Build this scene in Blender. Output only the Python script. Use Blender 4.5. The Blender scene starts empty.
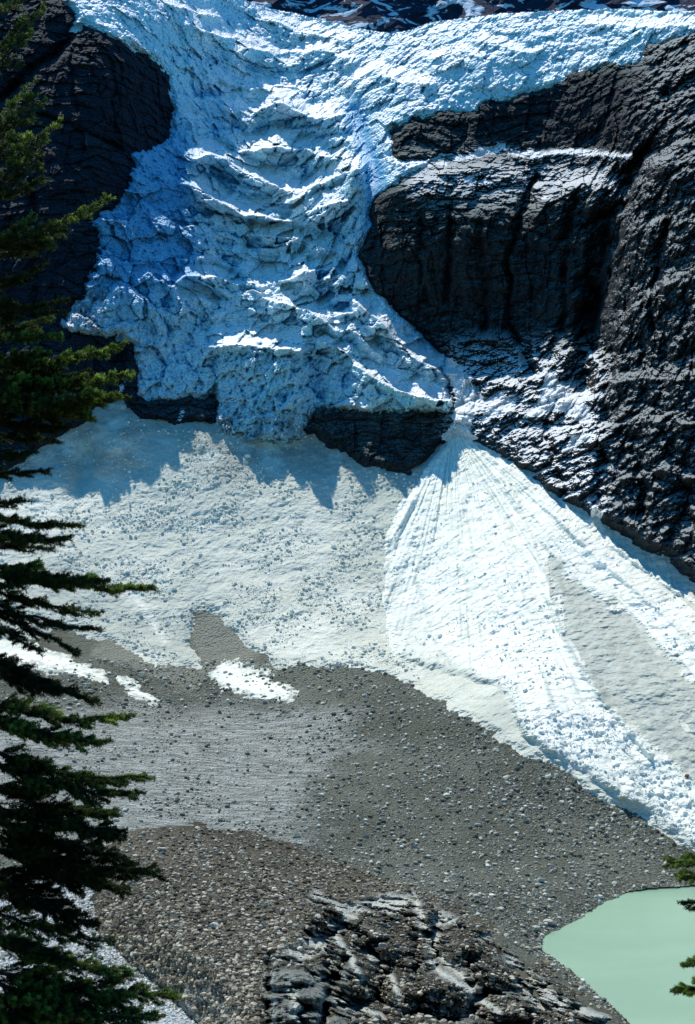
import bpy, math, random
import numpy as np
R = math.radians
random.seed(7)
rng = np.random.default_rng(7)

scene = bpy.context.scene
COL = scene.collection
F = 1500.0; CX = 347.5; HY = 560.0; CAMZ = 100.0      # focal length in px, principal column, horizon row, eye height over the lake

# ------------------------------------------------------------------ numeric helpers
def _hash(ix, iy, iz, seed):
    h = (ix.astype(np.uint32) * np.uint32(374761393) + iy.astype(np.uint32) * np.uint32(668265263)
         + iz.astype(np.uint32) * np.uint32(2147483647 - 1442695) + np.uint32(seed * 974634777 & 0xffffffff))
    h = (h ^ (h >> np.uint32(13))) * np.uint32(1274126177)
    h = (h ^ (h >> np.uint32(16))) * np.uint32(2246822519)
    return h ^ (h >> np.uint32(15))

def noise(x, y, z, seed=0):
    """value-gradient noise, about -1..1"""
    x = np.asarray(x, np.float32); y = np.asarray(y, np.float32); z = np.asarray(z, np.float32)
    xi = np.floor(x); yi = np.floor(y); zi = np.floor(z)
    fx = x - xi; fy = y - yi; fz = z - zi
    xi = xi.astype(np.int32); yi = yi.astype(np.int32); zi = zi.astype(np.int32)
    u = fx * fx * fx * (fx * (fx * 6 - 15) + 10); v = fy * fy * fy * (fy * (fy * 6 - 15) + 10); w = fz * fz * fz * (fz * (fz * 6 - 15) + 10)
    out = 0
    for dx in (0, 1):
        wx = u if dx else 1 - u
        for dy in (0, 1):
            wy = v if dy else 1 - v
            for dz in (0, 1):
                wz = w if dz else 1 - w
                h = _hash(xi + dx, yi + dy, zi + dz, seed)
                gx = (h & np.uint32(255)).astype(np.float32) / 127.5 - 1
                gy = ((h >> np.uint32(8)) & np.uint32(255)).astype(np.float32) / 127.5 - 1
                gz = ((h >> np.uint32(16)) & np.uint32(255)).astype(np.float32) / 127.5 - 1
                out = out + wx * wy * wz * (gx * (fx - dx) + gy * (fy - dy) + gz * (fz - dz))
    return out * 1.5

def fbm(p, scale, octs=4, seed=0, gain=0.5, ridged=False, st=(1, 1, 1)):
    x, y, z = (p[i] / (scale * st[i]) for i in range(3))
    a = 1.0; tot = 0; s = 0
    for o in range(octs):
        n = noise(x, y, z, seed + o * 13)
        if ridged: n = 1 - 2 * np.abs(n)
        s = s + a * n; tot += a; a *= gain
        x = x * 2.03 + 5.1; y = y * 2.03 + 1.7; z = z * 2.03 + 9.2
    return s / tot

def worley(p, scale, seed=0, st=(1, 1, 1)):
    """F1, F2 distances (cell units) and a random number per cell"""
    x, y, z = (np.asarray(p[i] / (scale * st[i]), np.float32) for i in range(3))
    xi = np.floor(x).astype(np.int32); yi = np.floor(y).astype(np.int32); zi = np.floor(z).astype(np.int32)
    f1 = np.full(x.shape, 9, np.float32); f2 = f1.copy(); idn = np.zeros(x.shape, np.float32)
    for dx in (-1, 0, 1):
        for dy in (-1, 0, 1):
            for dz in (-1, 0, 1):
                cx = xi + dx; cy = yi + dy; cz = zi + dz
                h = _hash(cx, cy, cz, seed)
                px = cx + (h & np.uint32(1023)).astype(np.float32) / 1023
                py = cy + ((h >> np.uint32(10)) & np.uint32(1023)).astype(np.float32) / 1023
                pz = cz + ((h >> np.uint32(20)) & np.uint32(1023)).astype(np.float32) / 1023
                d = np.sqrt((x - px) ** 2 + (y - py) ** 2 + (z - pz) ** 2)
                m = d < f1
                f2 = np.where(m, f1, np.minimum(f2, d))
                idn = np.where(m, ((h >> np.uint32(5)) & np.uint32(4095)).astype(np.float32) / 4095, idn)
                f1 = np.where(m, d, f1)
    return f1, f2, idn

def sstep(a, b, x):
    t = np.clip((x - a) / (b - a), 0, 1)
    return t * t * (3 - 2 * t)

def seg_dist(pts, X, Y, closed=False):
    d = np.full(X.shape, 1e9, np.float32)
    n = len(pts)
    for i in range(n if closed else n - 1):
        x0, y0 = pts[i]; x1, y1 = pts[(i + 1) % n]
        dx, dy = x1 - x0, y1 - y0
        L = dx * dx + dy * dy + 1e-9
        t = np.clip(((X - x0) * dx + (Y - y0) * dy) / L, 0, 1)
        d = np.minimum(d, (X - x0 - t * dx) ** 2 + (Y - y0 - t * dy) ** 2)
    return np.sqrt(d)

def sdf(pts, X, Y):
    """positive inside"""
    d = seg_dist(pts, X, Y, True)
    ins = np.zeros(X.shape, bool)
    n = len(pts)
    for i in range(n):
        x0, y0 = pts[i]; x1, y1 = pts[(i + 1) % n]
        if y0 == y1: continue
        c = (y0 > Y) != (y1 > Y)
        ins ^= c & (X < (x1 - x0) * (Y - y0) / (y1 - y0) + x0)
    return np.where(ins, d, -d)

def interp_line(pts, x):
    pts = sorted(pts)
    return np.interp(x, [p[0] for p in pts], [p[1] for p in pts])

def box_blur(a, r):
    def b1(a, ax):
        k = 2 * r + 1
        pad = [(0, 0), (0, 0)]; pad[ax] = (r + 1, r)
        c = np.cumsum(np.pad(a, pad, mode='edge'), axis=ax, dtype=np.float64)
        if ax == 0: return (c[k:] - c[:-k]) / k
        return (c[:, k:] - c[:, :-k]) / k
    for _ in range(2): a = b1(b1(a, 0), 1)
    return a

# ------------------------------------------------------------------ survey grid: bearings and depths of the valley head
us = np.concatenate([np.arange(-260, -20, 8), np.arange(-20, 715, 1.0), np.arange(715, 965, 8)])
vs = np.concatenate([np.arange(-160, -8, 8), np.arange(-8, 1034, 1.0), np.arange(1034, 1165, 8)])
U, V = np.meshgrid(us, vs)
U = U.astype(np.float32); V = V.astype(np.float32)
NV, NU = U.shape

CP = [ # bearing, elevation row, distance in metres
 # moraine and snow slope
 (0,1024,325),(60,900,405),(0,830,480),(60,700,620),(60,650,700),(60,560,768),(60,490,832),
 (200,1024,318),(200,860,455),(200,760,560),(200,690,665),(200,600,742),(200,500,812),
 (300,1024,316),(300,930,396),(300,860,450),(300,760,566),(300,670,672),(300,600,733),(300,500,803),
 (450,900,432),(450,820,500),(450,740,566),(420,620,700),(420,540,760),
 (500,600,672),(540,700,566),(600,800,514),(600,890,452),(695,880,466),(640,650,600),(640,740,540),(695,780,520),
 (600,1024,322),(695,960,372),
 # foot of the rock
 (695,578,640),(600,520,700),(560,500,725),(520,470,765),(480,445,800),(450,438,825),
 (410,475,805),(340,455,838),(300,445,847),(200,428,860),(115,412,868),(0,480,828),
 # right buttress
 (660,450,692),(660,300,744),(660,160,790),(690,60,842),(690,14,880),
 (600,430,744),(600,340,800),(600,280,815),(600,235,828),(600,205,836),(600,170,866),(600,150,886),(600,90,896),(600,32,944),
 (500,340,862),(500,235,871),(500,205,882),(500,172,912),(500,150,938),(500,85,946),(500,30,988),
 # middle
 (400,415,828),(420,340,884),(400,250,886),(400,190,906),(430,205,896),(400,160,934),(430,150,942),(430,120,950),(385,125,972),(400,80,1010),(400,32,1072),
 (300,400,858),(300,340,890),(300,260,956),(300,150,1040),(300,60,1118),(300,22,1168),
 (200,400,880),(200,340,904),(200,270,935),(200,150,1012),(200,60,1062),(200,0,1105),
 # left wall
 (100,340,882),(90,250,905),(100,150,945),(110,60,975),(90,-10,1024),
 (0,400,858),(0,250,906),(0,150,940),(0,40,985),(0,-10,1010),
 # outside the view
 (-260,500,800),(-260,250,900),(-260,0,970),(-260,-160,1060),(960,700,480),(960,500,560),(960,300,640),(960,0,745),
 (960,-160,800),(100,-160,1150),(300,-160,1290),(600,-160,1080),(960,900,430),(960,1160,236),(-260,700,600),(-260,900,410),
 (-260,1160,238),(300,1160,238),
]
cp = np.array(CP, float)
def tps(d): return np.where(d > 0, d * d * np.log(d + 1e-12), 0)
n = len(cp)
K = tps(np.hypot(cp[:, None, 0] - cp[None, :, 0], cp[:, None, 1] - cp[None, :, 1]) / 300) + np.eye(n) * 0.01
P1 = np.c_[np.ones(n), cp[:, 0] / 300, cp[:, 1] / 300]
A = np.block([[K, P1], [P1.T, np.zeros((3, 3))]])
sol = np.linalg.solve(A, np.r_[np.log(cp[:, 2]), 0, 0, 0])
def base_lnD(X, Y):
    o = sol[n] + sol[n + 1] * X / 300 + sol[n + 2] * Y / 300
    for i in range(n):
        o = o + sol[i] * tps(np.hypot(X - cp[i, 0], Y - cp[i, 1]) / 300)
    return o
cu = np.arange(-264, 980, 4.0); cv = np.arange(-164, 1180, 4.0)
CU, CV = np.meshgrid(cu, cv)
LC = base_lnD(CU, CV)
def bil(G, X, Y, x0=-264.0, y0=-164.0, s=4.0):
    fx = (X - x0) / s; fy = (Y - y0) / s
    ix = np.clip(np.floor(fx).astype(int), 0, G.shape[1] - 2); iy = np.clip(np.floor(fy).astype(int), 0, G.shape[0] - 2)
    a = fx - ix; b = fy - iy
    return (G[iy, ix] * (1 - a) + G[iy, ix + 1] * a) * (1 - b) + (G[iy + 1, ix] * (1 - a) + G[iy + 1, ix + 1] * a) * b
D0 = np.exp(bil(LC, U, V))

def world(D, Uq=None, Vq=None):
    Uq = U if Uq is None else Uq; Vq = V if Vq is None else Vq
    return np.stack([D * (Uq - CX) / F, D, CAMZ + D * (HY - Vq) / F])

# lake: level z = 0
LAKE = [(541,943),(546,935),(575,922),(600,905),(625,893),(650,889),(700,885),(980,880),(980,1180),(760,1180),(680,1080),(640,1036),(622,1015),(596,992),(570,970),(552,958),(543,950)]
PLD = np.where(V > HY + 20, CAMZ * F / np.maximum(V - HY, 1), 1e6)
pbase = world(D0)
wob = fbm(pbase, 9, 3, 3) * 3
s_lake = sdf(LAKE, U, V) + wob
out = np.minimum(D0, PLD * (1 - 0.0010 * np.clip(-s_lake, 0, 60) - 0.0005))
D0 = np.where(s_lake > 0, PLD * (1 + 0.004 * np.clip(s_lake, 0, 40)), out)
pbase = world(D0)

# ------------------------------------------------------------------ outlines of the landforms
CONTACT = [(-260,505),(-50,490),(0,478),(45,448),(80,428),(100,412),(115,409),(135,420),(165,428),(200,427),(216,428),(260,436),(315,436),(322,442),(340,458),(370,470),(410,474),(428,462),(440,446),(455,437),(480,445),(520,470),(560,500),(600,520),(640,545),(695,578),(960,700)]
ROCK = [(-280,-300),(980,-300)] + sorted(CONTACT, reverse=True)
GLAC = [(52,-300),(52,-60),(58,0),(70,8),(74,18),(72,28),(82,27),(98,33),(112,42),(130,48),(146,57),(158,68),(165,78),(169,100),(169,130),(166,140),(150,147),(126,152),(133,165),(128,185),(115,195),(116,202),(105,212),(90,222),(98,232),(95,245),(98,256),(92,270),(85,285),(78,300),(66,318),(60,330),(75,336),(100,336),(120,338),(134,345),(134,370),(133,400),(150,404),(180,402),(213,400),(215,425),(225,436),(250,441),(280,443),(300,440),(312,430),(317,415),(345,412),(380,417),(410,415),(450,417),(458,408),(456,395),(452,382),(446,368),(450,356),(438,345),(425,330),(405,315),(385,295),(370,275),(363,255),(370,240),(379,226),(373,212),(380,200),(395,190),(402,183),(430,165),(470,153),(440,150),(420,158),(398,157),(397,142),(392,132),(402,128),(420,120),(440,115),(480,118),(485,108),(510,105),(535,95),(580,76),(612,70),(645,65),(650,52),(672,45),(700,40),(960,-20),(980,-300)]
RIM = [(-260,-110),(150,-100),(215,-30),(240,-2),(270,8),(300,14),(350,26),(390,33),(410,30),(430,22),(500,13),(560,10),(620,8),(670,11),(700,10),(960,-5)]

# ------------------------------------------------------------------ rock surface
sR = sdf(ROCK, U, V)
sR_n = sR + fbm(pbase, 14, 3, 21) * 7
w_right = sstep(590, 640, U + (V - 300) * 0.12)                      # the big right-hand buttress
w_low = sstep(325, 365, V) * sstep(430, 470, U)                       # broken ground over the cone
w_left = 1 - sstep(170, 300, U)
knob = np.clip(0.35 + 0.75 * w_right + 0.55 * w_low - 0.2 * w_left + 0.35 * np.exp(-((V - 205) / 32) ** 2) * sstep(400, 430, U), 0.12, 1.2)
warp = fbm(pbase, 40, 3, 31)
pw = pbase + np.stack([warp * 8, warp * 4, fbm(pbase, 50, 2, 37) * 8])
rib = fbm(pw, 26, 4, 41, st=(1, 1, 4.0), ridged=True)                 # vertical ribs and flutes
strata = fbm(pw, 6.0, 3, 47, st=(7, 7, 1.0))                          # ledges
billow = np.abs(fbm(pw, 19, 5, 53, gain=0.55))
f1, f2, cid = worley(pw, 13, 5, st=(1.15, 1, 0.9))
blocks = (1 - f1 / 1.0)
f1b, f2b, cidb = worley(pw, 5.5, 6, st=(1.3, 1, 0.8))
zz_ = pw[2] / 8.5 + .12 * pw[0] / 8.5 + 1.3 * fbm(pbase, 30, 3, 44); saw = zz_ - np.floor(zz_)
zz2 = pw[2] / 3.1 - .05 * pw[0] / 3.1 + .9 * fbm(pbase, 9, 3, 45); saw2 = zz2 - np.floor(zz2)
v1, v2, vid = worley(pw, 15, 25, st=(.7, 1, 2.4))
d_rock = -1.2 * rib - 1.0 * strata + (3.0 * saw * saw + .8 * saw2) * (.35 + .65 * sstep(-.35, .25, fbm(pbase, 35, 2, 46))) - 5.5 * vid * (1 - .5 * w_low) - 3.0 * worley(pw, 6, 26, st=(.8, 1, 1.7))[2] + 4 + 1.0 * (1 - sstep(0, .1, v2 - v1)) * (1 - w_low) * (1 - .75 * w_left) * (1 - .8 * sstep(385, 400, V)) - knob * (17 * np.sqrt(np.clip(1 - f1 * f1 * .95, 0, 1)) + 7.0 * (1 - f1b)) + 6 * billow * knob - 5.0 * cid * knob \
         - 4.0 * knob * (1 - worley(pw, 2.6, 7)[0]) + 2.0 * fbm(pw, 3.2, 4, 61, gain=.7) + 5 * fbm(pw, 70, 3, 67)
# gullies and chimneys between the buttresses (deep, traced)
GW = 9 * fbm(pbase, 14, 4, 48); GN = sstep(-.5, .35, fbm(pbase, 18, 3, 49))
def groove(pts, width, depth):
    d = seg_dist(pts, U + 6 * warp + GW, V)
    return depth * np.exp(-(d / width) ** 2) * (.55 + .9 * GN)
GR = [([(648,150),(628,175),(606,225),(598,262),(590,300),(588,345),(580,380)], 13, 30),
      ([(640,160),(600,300)], 16, 8),
      ([(535,178),(522,215),(506,262),(512,330),(533,372)], 4, 13),
      ([(573,200),(566,260),(560,330)], 5, 9),
      ([(452,210),(446,300)], 4, 9), ([(478,225),(484,330)], 4, 7), ([(420,215),(424,300)], 4, 7),
      ([(668,225),(655,260),(650,330)], 4, 12), ([(610,350),(604,420)], 5, 9),
      ([(636,440),(642,520)], 7, 10), ([(505,430),(512,462)], 4, 7), ([(600,455),(598,520)], 5, 9),
      ([(550,440),(562,495)], 4, 8), ([(75,28),(60,45),(20,80),(-30,130)], 6, 14),
      ([(45,115),(80,130),(100,138),(126,152)], 3, 6), ([(72,50),(78,110)], 2.5, 4), ([(110,60),(114,130)], 2.5, 3),
      ([(30,200),(36,330)], 5, 6), ([(120,340),(122,400)], 6, 8)]
for pts, w, dep in GR: d_rock = d_rock + groove(pts, w, dep)
def ridge(pts, A, bench, below, X=None, Y=None, endt=10, wig=2.0):
    """a bench whose outer lip follows pts: gentle above the lip, steep below"""
    xs = [p[0] for p in pts]; x0, x1 = min(xs), max(xs)
    c = interp_line(pts, U)
    d = (c - V) + wig * NZ
    e = sstep(x0 - endt, x0 + endt * .6, U) * (1 - sstep(x1 - endt * .6, x1 + endt, U))
    sh = np.where(d >= 0, np.clip(1 - d / bench, 0, 1) ** 1.4, np.exp(np.minimum(d, 0) / below))
    return -A * e * sh
NZ = fbm(pbase, 16, 3, 71) * 2
# rounded benches on the rock which catch the sun
for a in [([(385,196),(420,180),(455,172),(490,166),(520,178)], 14, 14, 20), ([(530,222),(545,205),(575,188),(620,190)], 15, 16, 20),
          ([(540,190),(600,182)], 8, 9, 10), ([(620,180),(655,165),(700,162)], 12, 16, 24), ([(600,262),(640,232),(700,222)], 12, 16, 22),
          ([(615,330),(640,305),(660,288),(700,276)], 10, 12, 20), ([(590,385),(640,378),(700,380)], 9, 12, 14),
          ([(600,430),(650,418),(700,425)], 7, 12, 14), ([(445,345),(480,338),(515,345),(540,362)], 9, 12, 10), ([(430,372),(470,378),(520,388)], 7, 12, 8),
          ([(460,415),(500,408),(545,420)], 8, 14, 10), ([(540,445),(580,432),(600,440)], 8, 12, 14), ([(540,380),(560,358),(585,350),(600,365)], 7, 10, 12),
          ([(620,480),(660,470),(700,480)], 9, 12, 14), ([(500,158),(560,153),(640,158)], 7, 8, 10)]:
    d_rock = d_rock + ridge(*a)
# dark upper wall kept steep: the step above the ledge
d_rock = d_rock + knob * 9.5
RA = 6.0
D_rock = D0 - RA * sstep(-2, 12, sR_n) + d_rock * sstep(-6, 12, sR_n)

# ------------------------------------------------------------------ glacier surface
def gauss0(cx, cy, sx, sy): return np.exp(-((U - cx) / sx) ** 2 - ((V - cy) / sy) ** 2)
sG = sdf(GLAC, U, V)
sG_n = sG + fbm(pbase, 12, 5, 81, gain=.7) * (7 + 9 * gauss0(90, 290, 50, 60) + 5 * gauss0(120, 200, 40, 40) + 4 * sstep(380, 400, V))
lower = sstep(250, 330, V)
serac = (0.45 + 0.55 * sstep(60, 260, V)) * (1 - .45 * sstep(375, 430, U) * (1 - sstep(120, 180, V)) - .3 * (1 - sstep(170, 230, U)) * (1 - sstep(150, 220, V)))
g1, g2, gid = worley(pbase + np.stack([warp * 14 + 3 * fbm(pbase, 8, 3, 82), warp * 6, warp * 12 + 3 * fbm(pbase, 7, 3, 84)]), 23, 9, st=(1.15, 1, .9))
h1, h2, hid = worley(pbase + np.stack([warp * 4, warp * 6, warp * 4]), 9, 10, st=(1, 1, 1.5))
k1, k2, kid = worley(pbase, 2.9, 11, st=(1, 1, 1.4))
flut = fbm(pbase, 7, 4, 83, st=(1, 1, 3.5), ridged=True)
crk = sstep(0.0, 0.16, g2 - g1)
w_seraczone = np.exp(-(((U - 345) / 75) ** 2 + ((V - 330) / 62) ** 2)) + 0.6 * np.exp(-(((U - 150) / 50) ** 2 + ((V - 320) / 70) ** 2))
NZb = fbm(pbase, 15, 3, 96)
crk_g = 1 - sstep(0, .13, g2 - g1); crk_h = 1 - sstep(0, .16, h2 - h1); crk_k = 1 - sstep(0, .2, k2 - k1)
d_ice = -(6 * (1 - g1) + 17 * gid) * serac + 1.2 * crk_g * serac * sstep(0, .3, NZb) - (2.5 * (1 - h1) + 6.5 * hid * (.7 + w_seraczone)) * (0.5 + 0.6 * serac) + 1.5 * crk_h * sstep(-.1, .3, NZb) - 2.6 * fbm(pw, 11, 5, 95, st=(1.6, 1, .55), ridged=True, gain=.6) * serac \
        - (1.0 * (1 - k1) + 2.4 * kid) * (.5 + .6 * serac) + .3 * crk_k + 5 * fbm(pbase, 45, 3, 87) + 1.0 * fbm(pbase, 3, 3, 88)
NZ2 = fbm(pbase, 22, 3, 79)
tz = pbase[2] / 21 + 1.5 * fbm(pbase, 42, 3, 93) + .35 * fbm(pbase, 12, 3, 94); ts = tz - np.floor(tz)
tri = np.where(ts < .42, ts / .42, (1 - ts) / .58)
tri = tri - .5
w_ter = sstep(175, 215, U - .1 * (V - 200)) * (1 - sstep(352, 372, U - .75 * np.maximum(V - 262, 0))) * sstep(20, 70, V) * (1 - sstep(335, 350, V) * (1 - sstep(300, 330, U))) * (1 - sstep(390, 410, V)) \
        + .5 * sstep(370, 420, U) * (1 - sstep(60, 90, V)) * (V < 150) + .35 * sstep(140, 160, U) * (1 - sstep(190, 220, U)) * sstep(270, 290, V)
d_ice = d_ice + 9 * tri * w_ter * sstep(-.4, .3, NZ2)
GRIDGE = [
 ([(168,3),(190,10),(216,16)], 9, 6, 12), ([(191,24),(215,33),(246,42)], 12, 8, 14), ([(234,52),(251,46),(270,53),(292,66)], 12, 8, 12),
 ([(262,18),(300,30),(345,40)], 10, 8, 12), ([(290,52),(320,48),(352,58)], 10, 7, 12),
 ([(245,90),(262,86),(285,98),(300,104)], 12, 9, 14), ([(226,106),(251,114),(275,102),(300,96)], 16, 12, 14), ([(188,121),(206,124)], 8, 6, 16),
 ([(237,152),(257,150),(275,140),(296,146)], 15, 10, 14), ([(193,158),(208,154),(225,158),(251,176),(290,192),(308,198)], 20, 11, 14),
 ([(189,183),(217,198),(240,214),(263,214),(290,199),(330,178),(361,166)], 20, 10, 16),
 ([(272,100),(277,96),(292,107),(315,118),(352,111)], 16, 10, 15), ([(262,146),(277,144),(306,150),(335,159),(362,165)], 16, 9, 13),
 ([(258,214),(289,222),(318,206),(345,199)], 15, 10, 14), ([(250,234),(295,237),(337,251)], 12, 8, 10), ([(345,84),(372,70),(400,80),(430,84)], 10, 8, 14),
 ([(480,40),(505,46),(532,54)], 7, 6, 12), ([(590,22),(650,26),(690,24)], 7, 6, 14), ([(430,58),(460,50),(480,56)], 7, 6, 14),
 ([(243,272),(262,286),(290,278),(305,270)], 20, 18, 14), ([(300,271),(336,268),(345,278)], 12, 8, 16), ([(262,297),(295,305),(320,316),(335,330)], 16, 12, 13),
 ([(205,346),(238,343),(262,346),(298,349)], 22, 14, 40), ([(355,302),(387,326),(400,349),(434,366),(450,382)], 16, 11, 12),
 ([(352,364),(393,388),(434,400),(450,402)], 16, 12, 14), ([(172,286),(186,275),(215,275),(236,284)], 13, 7, 16), ([(180,298),(201,295),(219,306)], 9, 6, 20),
 ([(140,278),(148,272),(160,280)], 10, 7, 20), ([(355,332),(378,352)], 8, 8, 10), ([(320,340),(345,352)], 8, 6, 10)]
ice_bench = np.zeros_like(U); NZ2 = fbm(pbase, 22, 3, 79)
for a in GRIDGE:
    a = (a[0], a[1] * 1.35, a[2] * 1.7, a[3] * 1.4)
    r = ridge(*a, wig=2.4, endt=14)
    d_ice = d_ice + r * (.8 + .5 * hid) * sstep(-.9, -.3, NZ2)
    c = interp_line(a[0], U); xs = [q[0] for q in a[0]]
    d = (c - V) + 2.2 * NZ
    e = sstep(min(xs) - 6, min(xs) + 4, U) * (1 - sstep(max(xs) - 4, max(xs) + 6, U))
    ice_bench = np.maximum(ice_bench, e * sstep(-1, 1, d) * (1 - sstep(a[2] * .7, a[2] * 1.3, d)))
front = sstep(345, 356, V) * sstep(205, 215, U) * (1 - sstep(318, 335, U)) + .8 * sstep(305, 330, V) * sstep(135, 150, U) * (1 - sstep(205, 220, U))
d_ice = d_ice * (1 - .3 * ice_bench) * (1 - .4 * front)
fl2 = fbm(pbase + np.stack([warp * 6] * 3), 3.6, 4, 89, st=(1, 1, 6), ridged=True, gain=.6)
d_ice = d_ice - 4.6 * fl2 * (front + .35 * lower) + 1.5 * fbm(pbase, 2.5, 2, 90)
# the blunt snout that hangs over the cliff
snout = sstep(208, 222, U) * (1 - sstep(300, 322, U)) * sstep(330, 352, V)
lobeL = sstep(133, 150, U) * (1 - sstep(200, 222, U)) * sstep(290, 310, V)
lobeR = sstep(320, 345, U) * sstep(350, 385, V)
d_ice = d_ice + 15.5 * serac + 4 + 5 * sstep(180, 300, V) - 11 * snout * (1 - .35 * ((U - 262) / 48) ** 2) - 2 * lobeL
thick = 15 * sstep(-3, 9, sG_n) + 5 * sstep(10, 60, sG_n)
# the steep upper right margin: thin ice draped on the wall
thin = sstep(380, 430, U) * (1 - sstep(120, 170, V))
thick = thick * (1 - 0.35 * thin)
edge = sstep(-4, 10, sG_n)
d_ice = d_ice + 4 * sstep(175, 220, U) * (1 - sstep(340, 400, U))
D_gl = D0 - thick + d_ice * edge + 1.5 * (1 - sstep(-4, 0, sG_n))
# gap zone between ice lobe and right wall: smooth snow ramp
ramp = np.exp(-((seg_dist([(352,112),(366,150),(378,178),(372,250),(400,300),(440,345)], U, V)) / 12) ** 2)
D_gl = D_gl + 12 * ramp + (-0.8 * d_ice * edge) * ramp * 0.85

# rim: beyond the skyline of the ice the surface runs back, out of sight
rimv = interp_line(RIM, U) + 1.5 * fbm(np.stack([U, U * 0, U * 0]), 12, 3, 91)
def apply_rim(D):
    over = np.clip(rimv - V, 0, 200)
    # distance at the rim of each column
    idx = np.clip(np.searchsorted(vs, rimv[0]), 1, NV - 1)
    Dr = D[idx, np.arange(NU)][None, :]
    Dn = np.where(over > 0, Dr + over * 7.0, D)
    z = CAMZ + Dn * (HY - V) / F
    zr = CAMZ + Dr * (HY - rimv) / F - 0.12 * over * 7.0
    z = np.where(over > 0, zr, z)
    return np.stack([Dn * (U - CX) / F, Dn, z])
P_gl = apply_rim(D_gl)
P_rock = apply_rim(D_rock + 16 * sstep(-1, 12, sG_n))

# ------------------------------------------------------------------ terrain: snow slope, moraine
# cones and swells
def gauss(cx, cy, sx, sy, a, rot=0):
    dx = U - cx; dy = V - cy; c, s = math.cos(rot), math.sin(rot)
    x = dx * c + dy * s; y = -dx * s + dy * c
    return a * np.exp(-(x / sx) ** 2 - (y / sy) ** 2)
d_ter = -gauss(115, 440, 26, 30, 12) - gauss(190, 470, 45, 40, 7) - gauss(60, 480, 20, 30, 6) + gauss(85, 470, 10, 40, 8, .25) \
        - gauss(505, 560, 60, 90, 16, -.45) - gauss(265, 690, 60, 22, 4, .3)
d_ter = d_ter + 5 * fbm(pbase, 60, 4, 101) + 1.6 * fbm(pbase, 12, 3, 103) + 0.8 * fbm(pbase, 3, 3, 105)
wn = (1 - sstep(700, 780, V))
d_ter = d_ter * (1 - 0.55 * sstep(680, 800, V))
ripple = fbm(pbase + np.stack([fbm(pbase, 30, 2, 111) * 8] * 3), 7, 3, 107, st=(5, 1, 1))
wr = sstep(690, 730, V + 30 * fbm(pbase, 20, 4, 113)) * (1 - sstep(290, 370, U + (V - 760) * .5 + 130 * fbm(pbase, 30, 5, 115, gain=.65))) * (1 - sstep(840, 860, V))
d_ter = d_ter + 2.0 * ripple * wr
near_lake = sstep(-45, -4, s_lake)
D_ter = D0 + d_ter * (1 - near_lake)
MOUND = [(96,930),(92,880),(104,848),(122,834),(150,828),(200,826),(245,831),(285,842),(330,858),(370,872),(420,890),(455,905),(490,925),(520,946),(548,962),(575,985),(600,1004),(626,1018),(634,1032),(640,1060),(700,1170),(150,1170),(190,1060),(196,1024),(172,1000),(136,968)]
sM = sdf(MOUND, U, V)
m_n = sM + fbm(pbase, 8, 3, 161) * 4
D_ter = D_ter + 7 * sstep(0, 10, m_n)
D_ter = np.where((s_lake < 0) & (V > HY + 40), np.minimum(D_ter, PLD * (1 - 0.0012 * np.clip(-s_lake, 0, 40) - 0.0003)), D_ter)

# snow and debris on it (overlays with their own body)
SNOW = [(-280,440),(-50,430),(100,395),(330,420),(470,420),(520,445),(980,690),(980,1000),(760,900),(695,852),(650,822),(600,795),(560,770),(500,740),(450,708),(420,690),(392,676),(370,668),(330,668),(300,664),(280,668),(262,655),(240,640),(225,622),(205,604),(196,612),(190,640),(200,668),(150,662),(110,640),(60,628),(30,640),(-60,640),(-280,600)]
CONE = [(446,440),(458,432),(480,441),(520,466),(560,496),(600,528),(650,568),(700,602),(980,720),(980,960),(760,880),(695,846),(650,815),(590,778),(545,752),(520,735),(500,690),(460,676),(425,668),(395,655),(384,620),(386,570),(388,530),(400,505),(425,475)]
GREY = [(545,545),(570,575),(604,596),(645,628),(672,655),(692,684),(720,700),(980,850),(980,980),(700,790),(660,752),(620,722),(590,690),(575,650),(560,610),(548,575)]
sS = sdf(SNOW, U, V); sC = sdf(CONE, U, V); sY = sdf(GREY, U, V)
rag = fbm(pbase, 16, 4, 121)
rag2 = fbm(pbase, 4, 4, 123, gain=.7)
sS_n = sS + rag * 9 + rag2 * 6; sC_n = sC + rag * 6 + rag2 * 4; sY_n = sY + rag * 10 + rag2 * 10 + 8 * fbm(pbase, 10, 3, 125, st=(.6, 3, 3))
def layer(base, s, T, w, detail):
    return base - T * sstep(-1, w, s) + 0.9 * (1 - sstep(-3, 0, s)) + detail * sstep(-1, 6, s)
lump = fbm(pbase, 5, 4, 131)
c1, c2, c3 = worley(pbase, 2.6, 15)
D_snow = layer(D_ter, sS_n, 2.0, 8, 1.0 * lump - 0.7 * (1 - c1) * sstep(0.0, .4, fbm(pbase, 25, 3, 133) + .1))
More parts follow.
